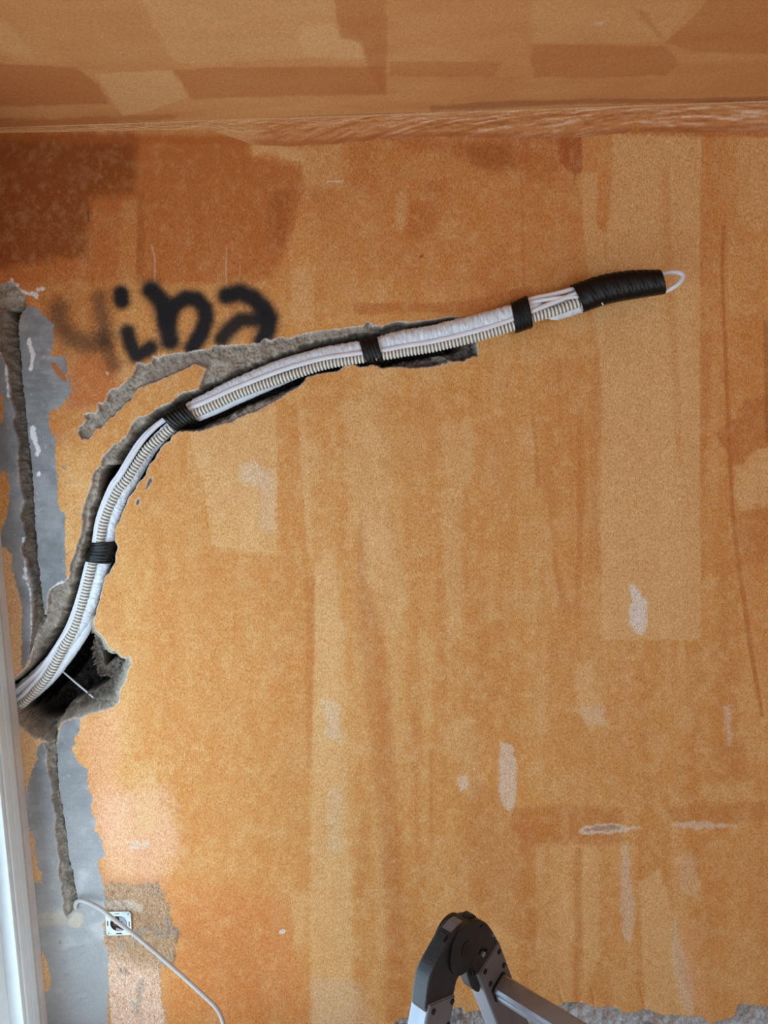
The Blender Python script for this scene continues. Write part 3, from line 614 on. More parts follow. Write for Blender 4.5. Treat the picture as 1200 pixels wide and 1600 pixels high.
def grid_mesh(Xw, Yw, Zw, C, TEX, flip=False):
    r, c = Xw.shape
    V = np.stack([Xw, Yw, Zw], -1).reshape(-1, 3).astype(np.float32)
    idx = np.arange(r*c).reshape(r, c)
    q = np.stack([idx[:-1, :-1], idx[:-1, 1:], idx[1:, 1:], idx[1:, :-1]], -1).reshape(-1, 4)
    if flip: q = q[:, ::-1]
    me = bpy.data.meshes.new('relief'); nf = len(q)
    me.vertices.add(len(V)); me.vertices.foreach_set('co', V.ravel())
    me.loops.add(nf*4); me.loops.foreach_set('vertex_index', q.ravel().astype(np.int32))
    me.polygons.add(nf); me.polygons.foreach_set('loop_start', (np.arange(nf)*4).astype(np.int32))
    me.polygons.foreach_set('use_smooth', np.ones(nf, bool))
    me.update(calc_edges=True)
    a = me.color_attributes.new('Col', 'FLOAT_COLOR', 'POINT')
    rgba = np.ones((len(V), 4), np.float32); rgba[:, :3] = C.reshape(-1, 3); a.data.foreach_set('color', rgba.ravel())
    t = me.attributes.new('Tex', 'FLOAT', 'POINT'); t.data.foreach_set('value', TEX.reshape(-1).astype(np.float32))
    return me
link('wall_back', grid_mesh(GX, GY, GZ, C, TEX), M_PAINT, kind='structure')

# ------------------------------------------------------------------ ceiling
cx = lines([(XL-.14, 1.35, .006), (1.35, XR, .1)]); cy = lines([(YR, -.95, .1), (-.95, 0.0, .005)])
CX, CY = np.meshgrid(cx, cy); X, Y = proj(CX, np.maximum(CY, -1.7), CEIL+0*CX); X = X.astype(np.float32); Y = Y.astype(np.float32)
U_, V_ = CX*400, CY*400
n7 = fbm(U_/7, V_/7, 1, 3); n20 = fbm(U_/22, V_/22, 2, 3)
CB = (206, 146, 90); CL = (218, 172, 118); CD = (180, 110, 60)
C = np.broadcast_to(lin(CB), X.shape+(3,)).astype(np.float32).copy()
s1 = fbm(U_/60, V_/18, 3, 4); C = blend(C, np.clip(s1, 0, 1)*.5, CL, 1); C = blend(C, np.clip(-s1, 0, 1)*.45, CD, 1)
CP_ = [
 ([(-60, 96), (120, 105), (152, 130), (172, 162), (60, 165), (-60, 168)], CD, .75, 4, 2),
 ([(-60, 182), (60, 186), (190, 182), (280, 178), (270, 186), (120, 196), (-60, 204)], CD, .7, 5, 3),
 ([(146, 114), (268, 110), (283, 130), (292, 152), (230, 175), (192, 182), (175, 155)], CL, .6, 3, 1),
 ([(270, 110), (340, 105), (600, 104), (602, 148), (450, 150), (300, 154), (286, 130)], CD, .6, 4, 2),
 ([(-60, -40), (200, -40), (250, 70), (275, 108), (120, 108), (60, 60), (-60, 40)], (196, 138, 86), .3, 8, 3),
 ([(200, -40), (240, 40), (262, 80), (275, 100), (560, 88), (580, 70), (530, 40), (520, -40)], CL, .35, 4, 2),
 ([(10, 30), (60, 95), (20, 95), (-30, 40)], CL, .4, 8, 4),
 ([(470, 40), (520, 35), (530, 60), (565, 66), (572, 88), (560, 92), (470, 84), (466, 60)], CL, .6, 5, 3),
 ([(512, -40), (600, -40), (606, 60), (602, 148), (578, 110), (565, 66), (534, 58), (524, 20)], CD, .6, 4, 2),
 ([(600, -40), (832, -40), (832, 80), (700, 78), (608, 60)], (204, 140, 88), .4, 6, 2),
 ([(608, 96), (785, 96), (772, 120), (640, 120), (606, 118)], CD, .45, 4, 2),
 ([(832, 68), (1040, 72), (1062, 100), (1040, 118), (900, 122), (836, 120), (828, 96)], CD, .55, 4, 2),
 ([(832, -40), (1110, -40), (1040, 66), (832, 70)], CL, .28, 4, 2),
 ([(1130, -40), (1280, -40), (1280, 86), (1080, 82), (1040, 66), (1090, 20)], CD, .5, 4, 2),
 ([(985, 10), (1010, 20), (1040, 66), (1032, 62), (1000, 26)], CD, .5, 4, 2),
 ([(922, 32), (946, 34), (940, 40), (924, 38)], W_, .4, 5, 4),
 ([(670, 166), (760, 160), (860, 156), (1280, 150), (1280, 158), (860, 164), (720, 172), (672, 174)], (150, 86, 56), .55, 4, 2),
 ([(1060, 100), (1280, 84), (1280, 140), (1040, 150)], (196, 132, 76), .4, 8, 2),
 ([(290, 95), (360, 94), (362, 103), (292, 104)], CL, .3, 5, 3)]
C = paint_patches(C, X, Y, CP_, n7, n20)
ob = link('ceiling', grid_mesh(CX, CY, CEIL+fbm(CX*6, CY*6, 4, 2)*.0012, C, np.full(X.shape, .55, np.float32), True), M_PAINT, kind='structure')

# hand-troweled fillet between wall and ceiling, thicker to the right
NU = 700; NV = 30
u = np.linspace(-40, 1240, NU)
top = np.interp(u, [-40, 0, 200, 390, 500, 600, 800, 1000, 1240], [201, 200, 192, 187, 184, 180, 174, 166, 158])
bot = np.interp(u, [-40, 0, 200, 330, 395, 450, 520, 600, 700, 800, 870, 1000, 1100, 1240], [208, 208, 204, 203, 226, 229, 225, 217, 213, 217, 217, 206, 207, 203])
bot = np.maximum(bot, top+5)
pt = np.array([Pz(a, b, CEIL-.0005) for a, b in zip(u, top)]); pb = np.array([P(a, b, .0006) for a, b in zip(u, bot)])
pt[:, 1] = np.minimum(pt[:, 1], -.004)
rows = []
for j in range(NV):
    t = j/(NV-1)
    corner = np.stack([(pt[:, 0]+pb[:, 0])/2, np.full(NU, -.001), np.full(NU, CEIL-.001)], 1)
    k = .62
    mid = corner*k+(pt+pb)/2*(1-k)
    row = (1-t)**2*pt+2*t*(1-t)*mid+t*t*pb
    nn = fbm(u/14, np.full(NU, j*.55), 3, 3)*.0026*math.sin(math.pi*t)
    row[:, 1] -= nn; row[:, 2] -= nn
    row[:, 1] = np.minimum(row[:, 1], -.0004)
    rows.append(row)
R = np.array(rows)
uu, jj = np.meshgrid(u, np.arange(NV)*40.0/(NV-1))
C = np.broadcast_to(lin((204, 142, 88)), uu.shape+(3,)).astype(np.float32).copy()
dg = np.interp(uu, [0, 600, 1200], [.5, .35, .22])
sk = fbm(uu/46, (jj+uu*dg)/3.0, 2, 4); sk2 = fbm(uu/20, (jj+uu*dg)/1.6, 5, 3)
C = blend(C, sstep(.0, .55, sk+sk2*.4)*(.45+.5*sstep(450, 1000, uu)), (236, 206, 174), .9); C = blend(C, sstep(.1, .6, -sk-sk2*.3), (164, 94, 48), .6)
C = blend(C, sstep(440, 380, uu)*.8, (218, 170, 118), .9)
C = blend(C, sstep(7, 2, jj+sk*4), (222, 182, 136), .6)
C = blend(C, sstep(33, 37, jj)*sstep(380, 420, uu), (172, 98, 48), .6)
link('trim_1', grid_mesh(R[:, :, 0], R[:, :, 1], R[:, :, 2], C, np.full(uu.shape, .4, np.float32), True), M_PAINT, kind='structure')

# ------------------------------------------------------------------ rest of the room shell
def struct_box(name, lo, hi, m, bev=0):
    bm = bmesh.new(); box_bm(bm, lo, hi, bev); return link(name, bm_mesh(bm), m, kind='structure')
struct_box('floor', (XL-.6, YR-.3, -.12), (XR+.2, .0, 0), M_FLOOR)
def wall_with_hole(name, axis, pos, thick, a0, a1, z0_, z1_, ha0, ha1, hz0, hz1, m):
    bm = bmesh.new()
    def bx(a, b, c, d):
        if b-a < 1e-4 or d-c < 1e-4: return
        if axis == 'x': box_bm(bm, (min(pos, pos+thick), a, c), (max(pos, pos+thick), b, d))
        else: box_bm(bm, (a, min(pos, pos+thick), c), (b, max(pos, pos+thick), d))
    bx(a0, ha0, z0_, z1_); bx(ha1, a1, z0_, z1_); bx(ha0, ha1, z0_, hz0); bx(ha0, ha1, hz1, z1_)
    return link(name, bm_mesh(bm), m, kind='structure')
WY0, WY1, WZ1 = -1.66, -.035, 1.98
wall_with_hole('wall_left', 'x', XL, -.12, YR, -.0012, 0, CEIL, WY0, WY1, .0, WZ1, M_RWALL)
wall_with_hole('wall_rear', 'y', YR, -.2, XL-.12, XR, 0, CEIL, 1.0, 2.9, .35, 2.3, M_RWALL)
struct_box('wall_right', (XR, YR-.2, 0), (XR+.15, .15, CEIL), M_RWALL)
# white plaster return strip at the corner beside the door frame
struct_box('trim_2', (XL-.001, -.030, .0), (XL+.0035, -.0012, float(P(5, 900)[2])+.25), M_PLASTER, .0012)
# balcony door frame: stepped profile
wf = bpy.data.objects.new('window_1', None); COL.objects.link(wf); wf.location = (XL, (WY0+WY1)/2, 0); wf['kind'] = 'structure'
bpy.context.view_layer.update()
def wpart(name, boxes, m, bev=.002, label=None):
    bm = bmesh.new()
    for lo, hi in boxes: box_bm(bm, lo, hi, bev)
    o = link(name, bm_mesh(bm), m, wf); o['kind'] = 'structure'
    if label: o['label'] = label
    return o
zt = WZ1
wpart('inner_casing', [((XL-.10, WY1-.034, 0), (XL+.006, WY1, zt)), ((XL-.10, WY0, 0), (XL+.006, WY0+.034, zt))], M_GREYW, .002)
fr = []
for i, (a, b, ht) in enumerate(((.034, .062, .020), (.060, .070, .012), (.068, .094, .022), (.092, .100, .013), (.098, .112, .019))):
    fr.append(((XL-.09, WY1-b, 0), (XL+ht, WY1-a, zt)))
    fr.append(((XL-.09, WY0+a, 0), (XL+ht, WY0+b, zt)))
fr.append(((XL-.09, WY0+.03, zt-.10), (XL+.016, WY1-.03, zt))); fr.append(((XL-.09, WY0+.03, 0), (XL+.016, WY1-.03, .09)))
wpart('window_frame', fr, M_WHITE, .003)
# sashes with glass
sash = []
mid = (WY0+WY1)/2
for a, b in ((WY1-.112, mid+.002), (mid-.002, WY0+.112)):
    hi_, lo_ = max(a, b), min(a, b)
    sash += [((XL-.07, lo_, .09), (XL-.015, lo_+.06, zt-.1)), ((XL-.07, hi_-.06, .09), (XL-.015, hi_, zt-.1)), ((XL-.0695, lo_+.055, .09), (XL-.0155, hi_-.055, .17)), ((XL-.0695, lo_+.055, zt-.18), (XL-.0155, hi_-.055, zt-.1))]
wpart('sash', sash, M_WHITE, .003)
M_GLASS = bpy.data.materials.new('clear_glass'); M_GLASS.use_nodes = True
gn = M_GLASS.node_tree; gn.nodes.clear()
go = gn.nodes.new('ShaderNodeOutputMaterial'); gt = gn.nodes.new('ShaderNodeBsdfTransparent'); gg = gn.nodes.new('ShaderNodeBsdfGlossy'); gg.inputs['Roughness'].default_value = .02
gm = gn.nodes.new('ShaderNodeMixShader'); gm.inputs[0].default_value = .06
gn.links.new(gt.outputs[0], gm.inputs[1]); gn.links.new(gg.outputs[0], gm.inputs[2]); gn.links.new(gm.outputs[0], go.inputs[0])
wpart('glass', [((XL-.045, WY0+.1, .12), (XL-.041, WY1-.1, zt-.12))], M_GLASS, 0)
w2 = bpy.data.objects.new('window_2', None); COL.objects.link(w2); w2.location = (1.95, YR, .35); w2['kind'] = 'structure'  # unseen rear window, put on the right to shade the grooves
bpy.context.view_layer.update()
bm = bmesh.new()
for lo, hi in (((1.0, YR-.12, .35), (1.07, YR-.04, 2.3)), ((2.83, YR-.12, .35), (2.9, YR-.04, 2.3)), ((1.92, YR-.12, .42), (1.98, YR-.04, 2.23)), ((1.07, YR-.12, .35), (2.83, YR-.04, .42)), ((1.07, YR-.12, 2.23), (2.83, YR-.04, 2.3))):
    box_bm(bm, lo, hi, .003)
o = link('window_frame', bm_mesh(bm), M_WHITE, w2); o['kind'] = 'structure'

# ------------------------------------------------------------------ taped pipe and conduit bundle
bpts = np.array([list(P(b[0], b[1], b[3]/1000.0))+[b[2]*K, i] for i, b in enumerate(BUN)])
path, S = smooth_path(bpts, 1500)
T, Bs, Nn = frames(path[:, :3])
IDX = path[:, 4]; HW = path[:, 3]
if Bs[700][2] > 0: SGN = -1.0
else: SGN = 1.0        # t=+1 is the lower/right side
def keyed(keys):
    k = np.array(keys, float); return np.interp(IDX, k[:, 0], k[:, 1])
def off_path(tk, dk):
    t = keyed(tk); d = keyed(dk)*K
    return path[:, :3]+SGN*Bs*(t*HW)[:, None]+Nn*d[:, None]
root = empty('pipe_bundle', tuple(P(60, 1100, 0)), 'bundle of white pipes and ribbed conduit strapped with black tape in the wall chase', 'pipe bundle')
bpy.context.view_layer.update()
# key index = BUN index
cond_t = [(0, .55), (3, .55), (4, .5), (5, .3), (6, .0), (7, -.1), (8, -.3), (9, -.38), (10, -.32), (11, -.2), (12, .0), (14, .3), (15, .45), (16, .45), (17, .25), (19, .3), (20, .45), (21, .55), (25, .58), (27, .58), (28, .55), (29, .5), (30, .42), (31, .3), (32, .3), (34, .25)]
cond_d = [(0, 4), (5, 5), (34, 5)]
cp = off_path(cond_t, cond_d)
i1 = int(np.searchsorted(IDX, 31.35)); cp = cp[:i1]
sc = np.r_[0, np.cumsum(np.linalg.norm(np.diff(cp, axis=0), axis=1))]
pitch = 5.25*K; nr = int(sc[-1]/pitch*10); q = np.linspace(0, sc[-1], nr)
cpp = np.stack([np.interp(q, sc, cp[:, j]) for j in range(3)], 1)
ph = (q/pitch) % 1.0
rib = np.clip((.5-np.abs(ph-.5)-.18)/.12, 0, 1); rib = rib*rib*(3-2*rib)
rad = (6.3+1.35*rib)*K
me = tube(cpp, rad, 16)
ca = me.color_attributes.new('Col', 'FLOAT_COLOR', 'POINT')
cc = lin((142, 140, 134))[None, :]*(1-rib[:, None])+lin((232, 230, 220))[None, :]*rib[:, None]
rg = np.ones((nr, 16, 4), np.float32); rg[:, :, :3] = cc[:, None, :]; ca.data.foreach_set('color', rg.ravel())
link('corrugated_conduit', me, M_COND, root, True, label='cream ribbed conduit')
def bundle_tube(name, tk, dk, rk, m, wr=0.0, lo=0, hi=31.35, seg=20, label=None):
    p = off_path(tk, dk); r = keyed(rk)*K
    a = int(np.searchsorted(IDX, lo)); b = int(np.searchsorted(IDX, hi)); p = p[a:b]; r = r[a:b]; s = S[a:b]
    ang = np.arange(seg)
    A, SS = np.meshgrid(ang/seg*6.0, s)
    if wr > 0:
        w1 = 1-np.abs(fbm(SS*48+A*2.4, A*1.7-SS*34, 3, 3)); rr = r[:, None]*(1+wr*(w1-.7))
        w2_ = fbm(SS*260, A*4+SS*60, 5, 2); rr = rr*(1+wr*.35*w2_)
    else: rr = np.repeat(r[:, None], seg, 1)
    return link(name, tube(p, rr, seg), m, root, True, label=label)
bundle_tube('insulated_pipe', [(0, -.45), (5, -.45), (6, -.1), (8, .45), (9, .5), (10, .5), (11, .5), (14, .4), (16, .2), (17, -.55), (19, -.55), (21, -.45), (24, -.40), (27, -.40), (28, -.38), (29, -.3), (30, .6), (31, .6), (34, .5)],
            [(0, 2), (5, -2), (17, 0), (24, 0), (27, 2), (29, 0), (30, -4), (34, -2)], [(0, 11), (5, 9.5), (9, 9), (16, 7.5), (19, 8.5), (22, 9.5), (25, 12.2), (28, 12.0), (29, 10), (30, 8.5), (34, 8)], M_FILM, .30, label='thick pipe wrapped in wrinkled white film')
bundle_tube('insulated_pipe', [(0, .2), (5, .5), (6, .62), (9, .55), (12, .55), (16, .5), (17, .62), (19, .6), (20, .45), (22, .2), (28, .2), (30, .0), (34, -.2)],
            [(0, -9), (5, -6), (8, -7), (9, -8), (12, -4), (17, -3), (20, -6), (23, -8), (34, -5)], [(0, 9), (5, 9), (9, 8), (16, 7), (19, 8), (34, 8)], M_FILM, .14, label='second film wrapped pipe, smoother')
bundle_tube('cable', [(0, -.1), (4, .0), (5, -.25), (6, -.6), (8, -.82), (10, -.8), (13, -.72), (16, -.6), (17, -.35), (19, -.2), (21, -.05), (24, .18), (27, .2), (28, .1), (29, .1), (30, -.15), (31, -.35), (34, -.3)],
            [(0, 9), (4, 8), (6, 3), (16, 4), (17, 8), (24, 9), (27, 10), (29, 10), (34, 8)], [(0, 3.8), (16, 4.2), (34, 3.2)], M_CABLEW, .0, 0, 31.35, 12)
bundle_tube('cable', [(0, -.6), (5, -.6), (7, -.55), (9, -.65), (11, -.6), (14, -.45), (17, -.75), (21, -.8), (24, -.5), (27, -.3), (29, -.75), (30, -.72), (31, -.7), (34, -.5)],
            [(0, 10), (5, 5), (9, 6), (14, 7), (17, 4), (19, 2), (24, -4), (28, 4), (29, 3), (34, 5)], [(0, 3.6), (34, 3.4)], M_CABLEW, .0, 0, 31.35, 12)
bundle_tube('cable', [(27, -.2), (29, -.5), (30, -.42), (31, -.1), (34, 0)], [(27, -2), (29, 7), (30, 9), (31, 10), (34, 6)], [(0, 3.0), (34, 3.0)], M_CABLEW, .0, 27.5, 31.35, 12)
def tape(i0, i1_, skew=0.0, extra=1.6, dpt=13.5, seed=0, shift=0.0, crimp=1.0):
    a = int(np.searchsorted(IDX, i0)); b = int(np.searchsorted(IDX, i1_)); n = max(10, min(160, (b-a)*2))
    q = np.linspace(S[a], S[b], n); p = np.stack([np.interp(q, S, path[:, j]) for j in range(4)], 1)
    T_, B_v, N_ = frames(p[:, :3]); seg = 40
    ang = np.linspace(0, 2*math.pi, seg, endpoint=False); V = []
    for i in range(n):
        t = i/(n-1); hw = p[i, 3]+extra*K
        for j, aa in enumerate(ang):
            c, s = math.cos(aa), math.sin(aa)
            k = 1/((abs(c)**2.5+abs(s)**2.5)**(1/2.5))
            wr = 1+.035*crimp*math.sin(t*(b-a)*.35+aa*1.5+seed)*(.5+.5*math.sin(aa*3+seed*2))+.022*crimp*math.sin(t*n*.55+aa*2.5+seed*3)
            pos = p[i, :3]+SGN*B_v[i]*c*hw*k*wr+N_[i]*(s*dpt*K*k*wr+shift*K)+T_[i]*skew*c*K
            V.append(pos)
    # turned-in ends
    F = []
    for ring, d in ((0, -1), (n-1, 1)):
        pass
    for i in range(n-1):
        for j in range(seg):
            k = (j+1) % seg; F.append((i*seg+j, (i+1)*seg+j, (i+1)*seg+k, i*seg+k))
    base = len(V)
    for e, ring in enumerate((0, n-1)):
        cen = p[ring, :3]
        for j in range(seg):
            vv = V[ring*seg+j]; V.append(vv+(cen-vv)*.10)
        for j in range(seg):
            k = (j+1) % seg; A, Bq, Cq, Dq = ring*seg+j, ring*seg+k, base+e*seg+k, base+e*seg+j
            F.append((A, Bq, Cq, Dq) if e == 0 else (A, Dq, Cq, Bq))
    me = mesh(V, F); bb = bmesh.new(); bb.from_mesh(me); bmesh.ops.recalc_face_normals(bb, faces=bb.faces); bb.to_mesh(me); bb.free()
    return me, p, B_v, N_
me, *_ = tape(9.05, 10.25, 5, 2.0, 14, 1); link('tape_band', me, M_TAPE, root, True)
me, *_ = tape(15.75, 16.95, 3, 2.2, 16.5, 2, 1.5, .8); link('tape_band', me, M_TAPE, root, True)
me, *_ = tape(22.95, 23.9, 2, 2.6, 14.5, 3); link('tape_band', me, M_TAPE, root, True)
me, *_ = tape(28.05, 28.85, -3, 2.0, 15, 4); link('tape_band', me, M_TAPE, root, True)
me, *_ = tape(31.0, 33.98, 4, 1.0, 15.0, 5, 1.0, .6)
end_tape = link('tape_sleeve', me, M_TAPE, root, True, label='long black tape sleeve closing the end')
# cap closing the sleeve
a = len(S)-1
seg = 24; cen = path[a, :3]-T[a]*.004; V = [tuple(cen+Bs[a]*math.cos(t)*HW[a]*1.0+Nn[a]*math.sin(t)*13*K) for t in np.linspace(0, 2*math.pi, seg, endpoint=False)]
V2 = [tuple(np.array(v)-T[a]*.02) for v in V]
F = [tuple(range(seg)), tuple(range(seg, 2*seg))[::-1]]+[(j, seg+j, seg+(j+1) % seg, (j+1) % seg) for j in range(seg)]
link('tape_cap', mesh(V+V2, F), M_TAPE, end_tape)
lp, _ = smooth_path([P(1010, 430, .062), P(1030, 429, .066), P(1045, 426, .070), P(1058, 425.5, .074), P(1066, 429, .078), P(1066, 436, .080), P(1058, 445, .080), P(1046, 452, .076), P(1032, 456, .070), P(1010, 457, .064)], 70)
link('cable_loop', tube(lp, 3.5*K, 12), M_CABLEW, root, True, label='white cable loop sticking out of the taped end')
# little loose tie end under the sleeve
lp, _ = smooth_path([P(939, 470, .07), P(941, 474, .072), P(943, 477, .073)], 8)
link('tie_end', tube(lp, .9*K, 6), M_CABLEW, root, True)

# ------------------------------------------------------------------ thin wire in the junction hole
wp, _ = smooth_path([P(92, 1044, -.068), P(98, 1049, -.066), P(120, 1068, -.062), P(141, 1085.5, -.050), P(146, 1090, -.044)], 30)
link('wire', tube(wp, 1.5*K, 8), M_CABLEW, None, True, 'thin straight white wire crossing the dark broken hole below the pipe bundle', 'wire')

# ------------------------------------------------------------------ grey cable
gp = [P(121, 1416, -.035), P(120, 1420, -.012), P(118, 1415, .006), P(121, 1408, .012), P(132, 1408, .014), P(157, 1420, .024), P(180, 1438, .034), P(213, 1463, .044), P(253, 1497, .060), P(287, 1527, .080), P(318, 1555, .10), P(337, 1574, .112), P(346, 1590, .118), P(351, 1610, .122)]
e = np.array(gp[-1]); gp += [e+np.array([.006, -.005, -.05]), np.array([e[0]+.03, e[1]-.03, .018]), np.array([e[0]+.12, e[1]-.07, .0066]), np.array([e[0]+.3, e[1]-.10, .0062]), np.array([e[0]+.5, e[1]-.05, .0062])]
pp, _ = smooth_path(gp, 260)
pp[:, 2] = np.maximum(pp[:, 2], .0062)
link('power_cable', tube(pp, 3.3*K, 14), M_GCABLE, None, True, 'loose grey power cable hanging from the old chase across the socket insert', 'cable')

# ------------------------------------------------------------------ bare socket insert
sc_o = np.array(P(186.5, 1440.5, 0.0))
sk = empty('socket_insert', tuple(sc_o), 'square white metal socket insert without cover beside grey filler', 'socket')
bpy.context.view_layer.update()
SM = Matrix.Translation(Vector(sc_o)+Vector((0, -.0045, 0))) @ Matrix.Rotation(math.radians(1.5), 4, 'Y') @ Matrix(((1, 0, 0, 0), (0, 0, -1, 0), (0, 1, 0, 0), (0, 0, 0, 1)))
# local (p right, q up, a out of wall); plate with rounded corners and a flattened round hole
hs = .0355
def rrect(h, r, n=5):
    pts = []
    for cx_, cy_, a0 in ((h-r, h-r, 0), (-h+r, h-r, 90), (-h+r, -h+r, 180), (h-r, -h+r, 270)):
        for k in range(n+1):
            t = math.radians(a0+90*k/n); pts.append((cx_+r*math.cos(t), cy_+r*math.sin(t)))
    return pts
def ring_plate(outer_h, hole, th):
    n = 64; V = []; F = []
    for a in (0, th):
        for k in range(n):
            t = 2*math.pi*k/n; c, s = math.cos(t), math.sin(t)
            m_ = 1/max(abs(c), abs(s)); ro = outer_h*min(m_, 1.30); V.append(SM @ Vector((ro*c, ro*s, a)))
            V.append(SM @ Vector((hole(t)*c, hole(t)*s, a)))
    for k in range(n):
        j = (k+1) % n; o0, i0, o1, i1q = 2*k, 2*k+1, 2*j, 2*j+1; q = 2*n
        F += [(o0, i0, i1q, o1), (q+o0, q+o1, q+i1q, q+i0), (o0, o1, q+o1, q+o0), (i0, q+i0, q+i1q, i1q)]
    me = mesh(V, F); bb = bmesh.new(); bb.from_mesh(me); bmesh.ops.recalc_face_normals(bb, faces=bb.faces); bb.to_mesh(me); bb.free(); return me
plate = link('mounting_plate', ring_plate(hs, lambda t: .0235 if abs(math.sin(t)) < .93 else .0235*.93/abs(math.sin(t)), .0022), M_STEEL, sk)
bpy.context.view_layer.update()
def sbm(shapes, m, name, parent, label=None):
    bm = bmesh.new()
    for outline, a0, a1, bev in shapes: prism_bm(bm, outline, a0, a1, SM, bev)
    return link(name, bm_mesh(bm), m, parent, label=label)
def circ(cx_, cy_, r, n=20, sy=1.0): return [(cx_+r*math.cos(2*math.pi*k/n), cy_+r*sy*math.sin(2*math.pi*k/n)) for k in range(n)]
def rect(x0, y0, x1, y1): return [(x0, y0), (x1, y0), (x1, y1), (x0, y1)]
sbm([(circ(0, 0, .0262, 40), -.006, -.0015, 0)], M_DARK, 'back_box', sk, 'dark recess behind the plate')
core = sbm([([(.0015, .019), (.010, .0215), (.018, .014), (.0225, .004), (.0225, -.006), (.016, -.014), (.007, -.010), (.003, -.002), (.006, .006)], -.002, .0032, .0006),
     ([(.0, -.016), (.010, -.018), (.008, -.021), (-.002, -.020)], -.002, .0028, .0004)], M_CORE, 'socket_core', sk, 'blue grey plastic contact carrier')
sbm([(circ(.010, .006, .0017, 14), .003, .0045, .0003)], M_DARK, 'core_screw', core)
sbm([(circ(.0135, -.004, .0014, 14), .003, .0045, .0003)], M_DARK, 'core_screw', core)
sbm([([(-.008, .010), (-.004, .017), (-.001, .012), (-.003, .004), (-.006, .003)], -.0005, .0035, .0005)], M_BRASS, 'earth_contact', sk)
sbm([([(-.006, -.020), (-.001, -.018), (.002, -.013), (-.003, -.013), (-.007, -.016)], -.0005, .0035, .0005)], M_BRASS, 'earth_contact', sk)
sbm([(rect(-.015, -.007, -.007, -.004), -.0015, .001, .0004)], M_RED, 'wire_end', sk)
for nm, x0, y0, x1, y1 in (('slot', -.0315, -.007, -.0285, .008), ('slot', .0285, -.010, .0312, .006), ('slot', -.008, -.0315, .008, -.0287), ('slot', -.010, .0285, .004, .0300)):
    sbm([(rect(x0, y0, x1, y1), .0018, .0026, 0)], M_DARK, nm, plate)
for x_, y_ in ((.0285, .0285), (-.0285, -.0290), (.0295, -.0290)):
    sbm([(circ(x_, y_, .0017, 12), .0018, .0027, 0)], M_DARK, 'screw_hole', plate)

# ------------------------------------------------------------------ hinged combination ladder
dpt = 1.109
hc = CP+dpt*(_F+((713.5-600)/FPX)*_R-((1474-800)/FPX)*_U)
az = math.radians(-44)
u = Vector((math.cos(az), math.sin(az), 0)); v = Vector((-u.y, u.x, 0)); zz = Vector((0, 0, 1))
lad = empty('folding_ladder', (hc[0], hc[1], 0), 'folded aluminium hinge ladder with black joint standing before the orange wall', 'ladder')
bpy.context.view_layer.update()
HC = Vector(hc)
def LM(origin, ang=0.0, s0=0.0, h0=0.0):
    """local (p across, q down the arm, a along the rung axis); origin shifted s0 along v and h0 up; ang leans the arm"""
    origin = origin+v*s0+zz*h0
    dn = -zz*math.cos(ang)+v*math.sin(ang)
    ac = v*math.cos(ang)+zz*math.sin(ang)
    return Matrix(((ac.x, dn.x, u.x, origin.x), (ac.y, dn.y, u.y, origin.y), (ac.z, dn.z, u.z, origin.z), (0, 0, 0, 1)))
def SZ(pts): return [(a*.001, -b*.001) for a, b in pts]      # (s, z-up) millimetres -> (p, q)
def round_poly(pts, it=2):
    for _ in range(it):
        o_ = []
        for i in range(len(pts)):
            a, b = pts[i], pts[(i+1) % len(pts)]
            o_ += [(a[0]*.8+b[0]*.2, a[1]*.8+b[1]*.2), (a[0]*.2+b[0]*.8, a[1]*.2+b[1]*.8)]
        pts = o_
    return pts
AL, AR = math.radians(-20), math.radians(22.5)
OL, OR = (-.0575, -.049), (.060, -.052)
RW, RT = .064, .027
WS = .44
LEFT_H = [(4, 38), (-14, 38), (-30, 33), (-46, 23), (-69, 9), (-82, -3), (-88, -22), (-95, -52), (-60, -75), (-27, -63), (-20, -44), (-8, -38), (8, -38), (28, -28), (38, -10), (38, 14), (24, 32)]
RIGHT_H = [(0, 37), (24, 35), (42, 24), (61, 7), (76, -16), (86, -34), (92, -50), (62, -72), (33, -66), (24, -50), (10, -38), (-8, -34), (-28, -24), (-36, -6), (-34, 14), (-22, 32)]
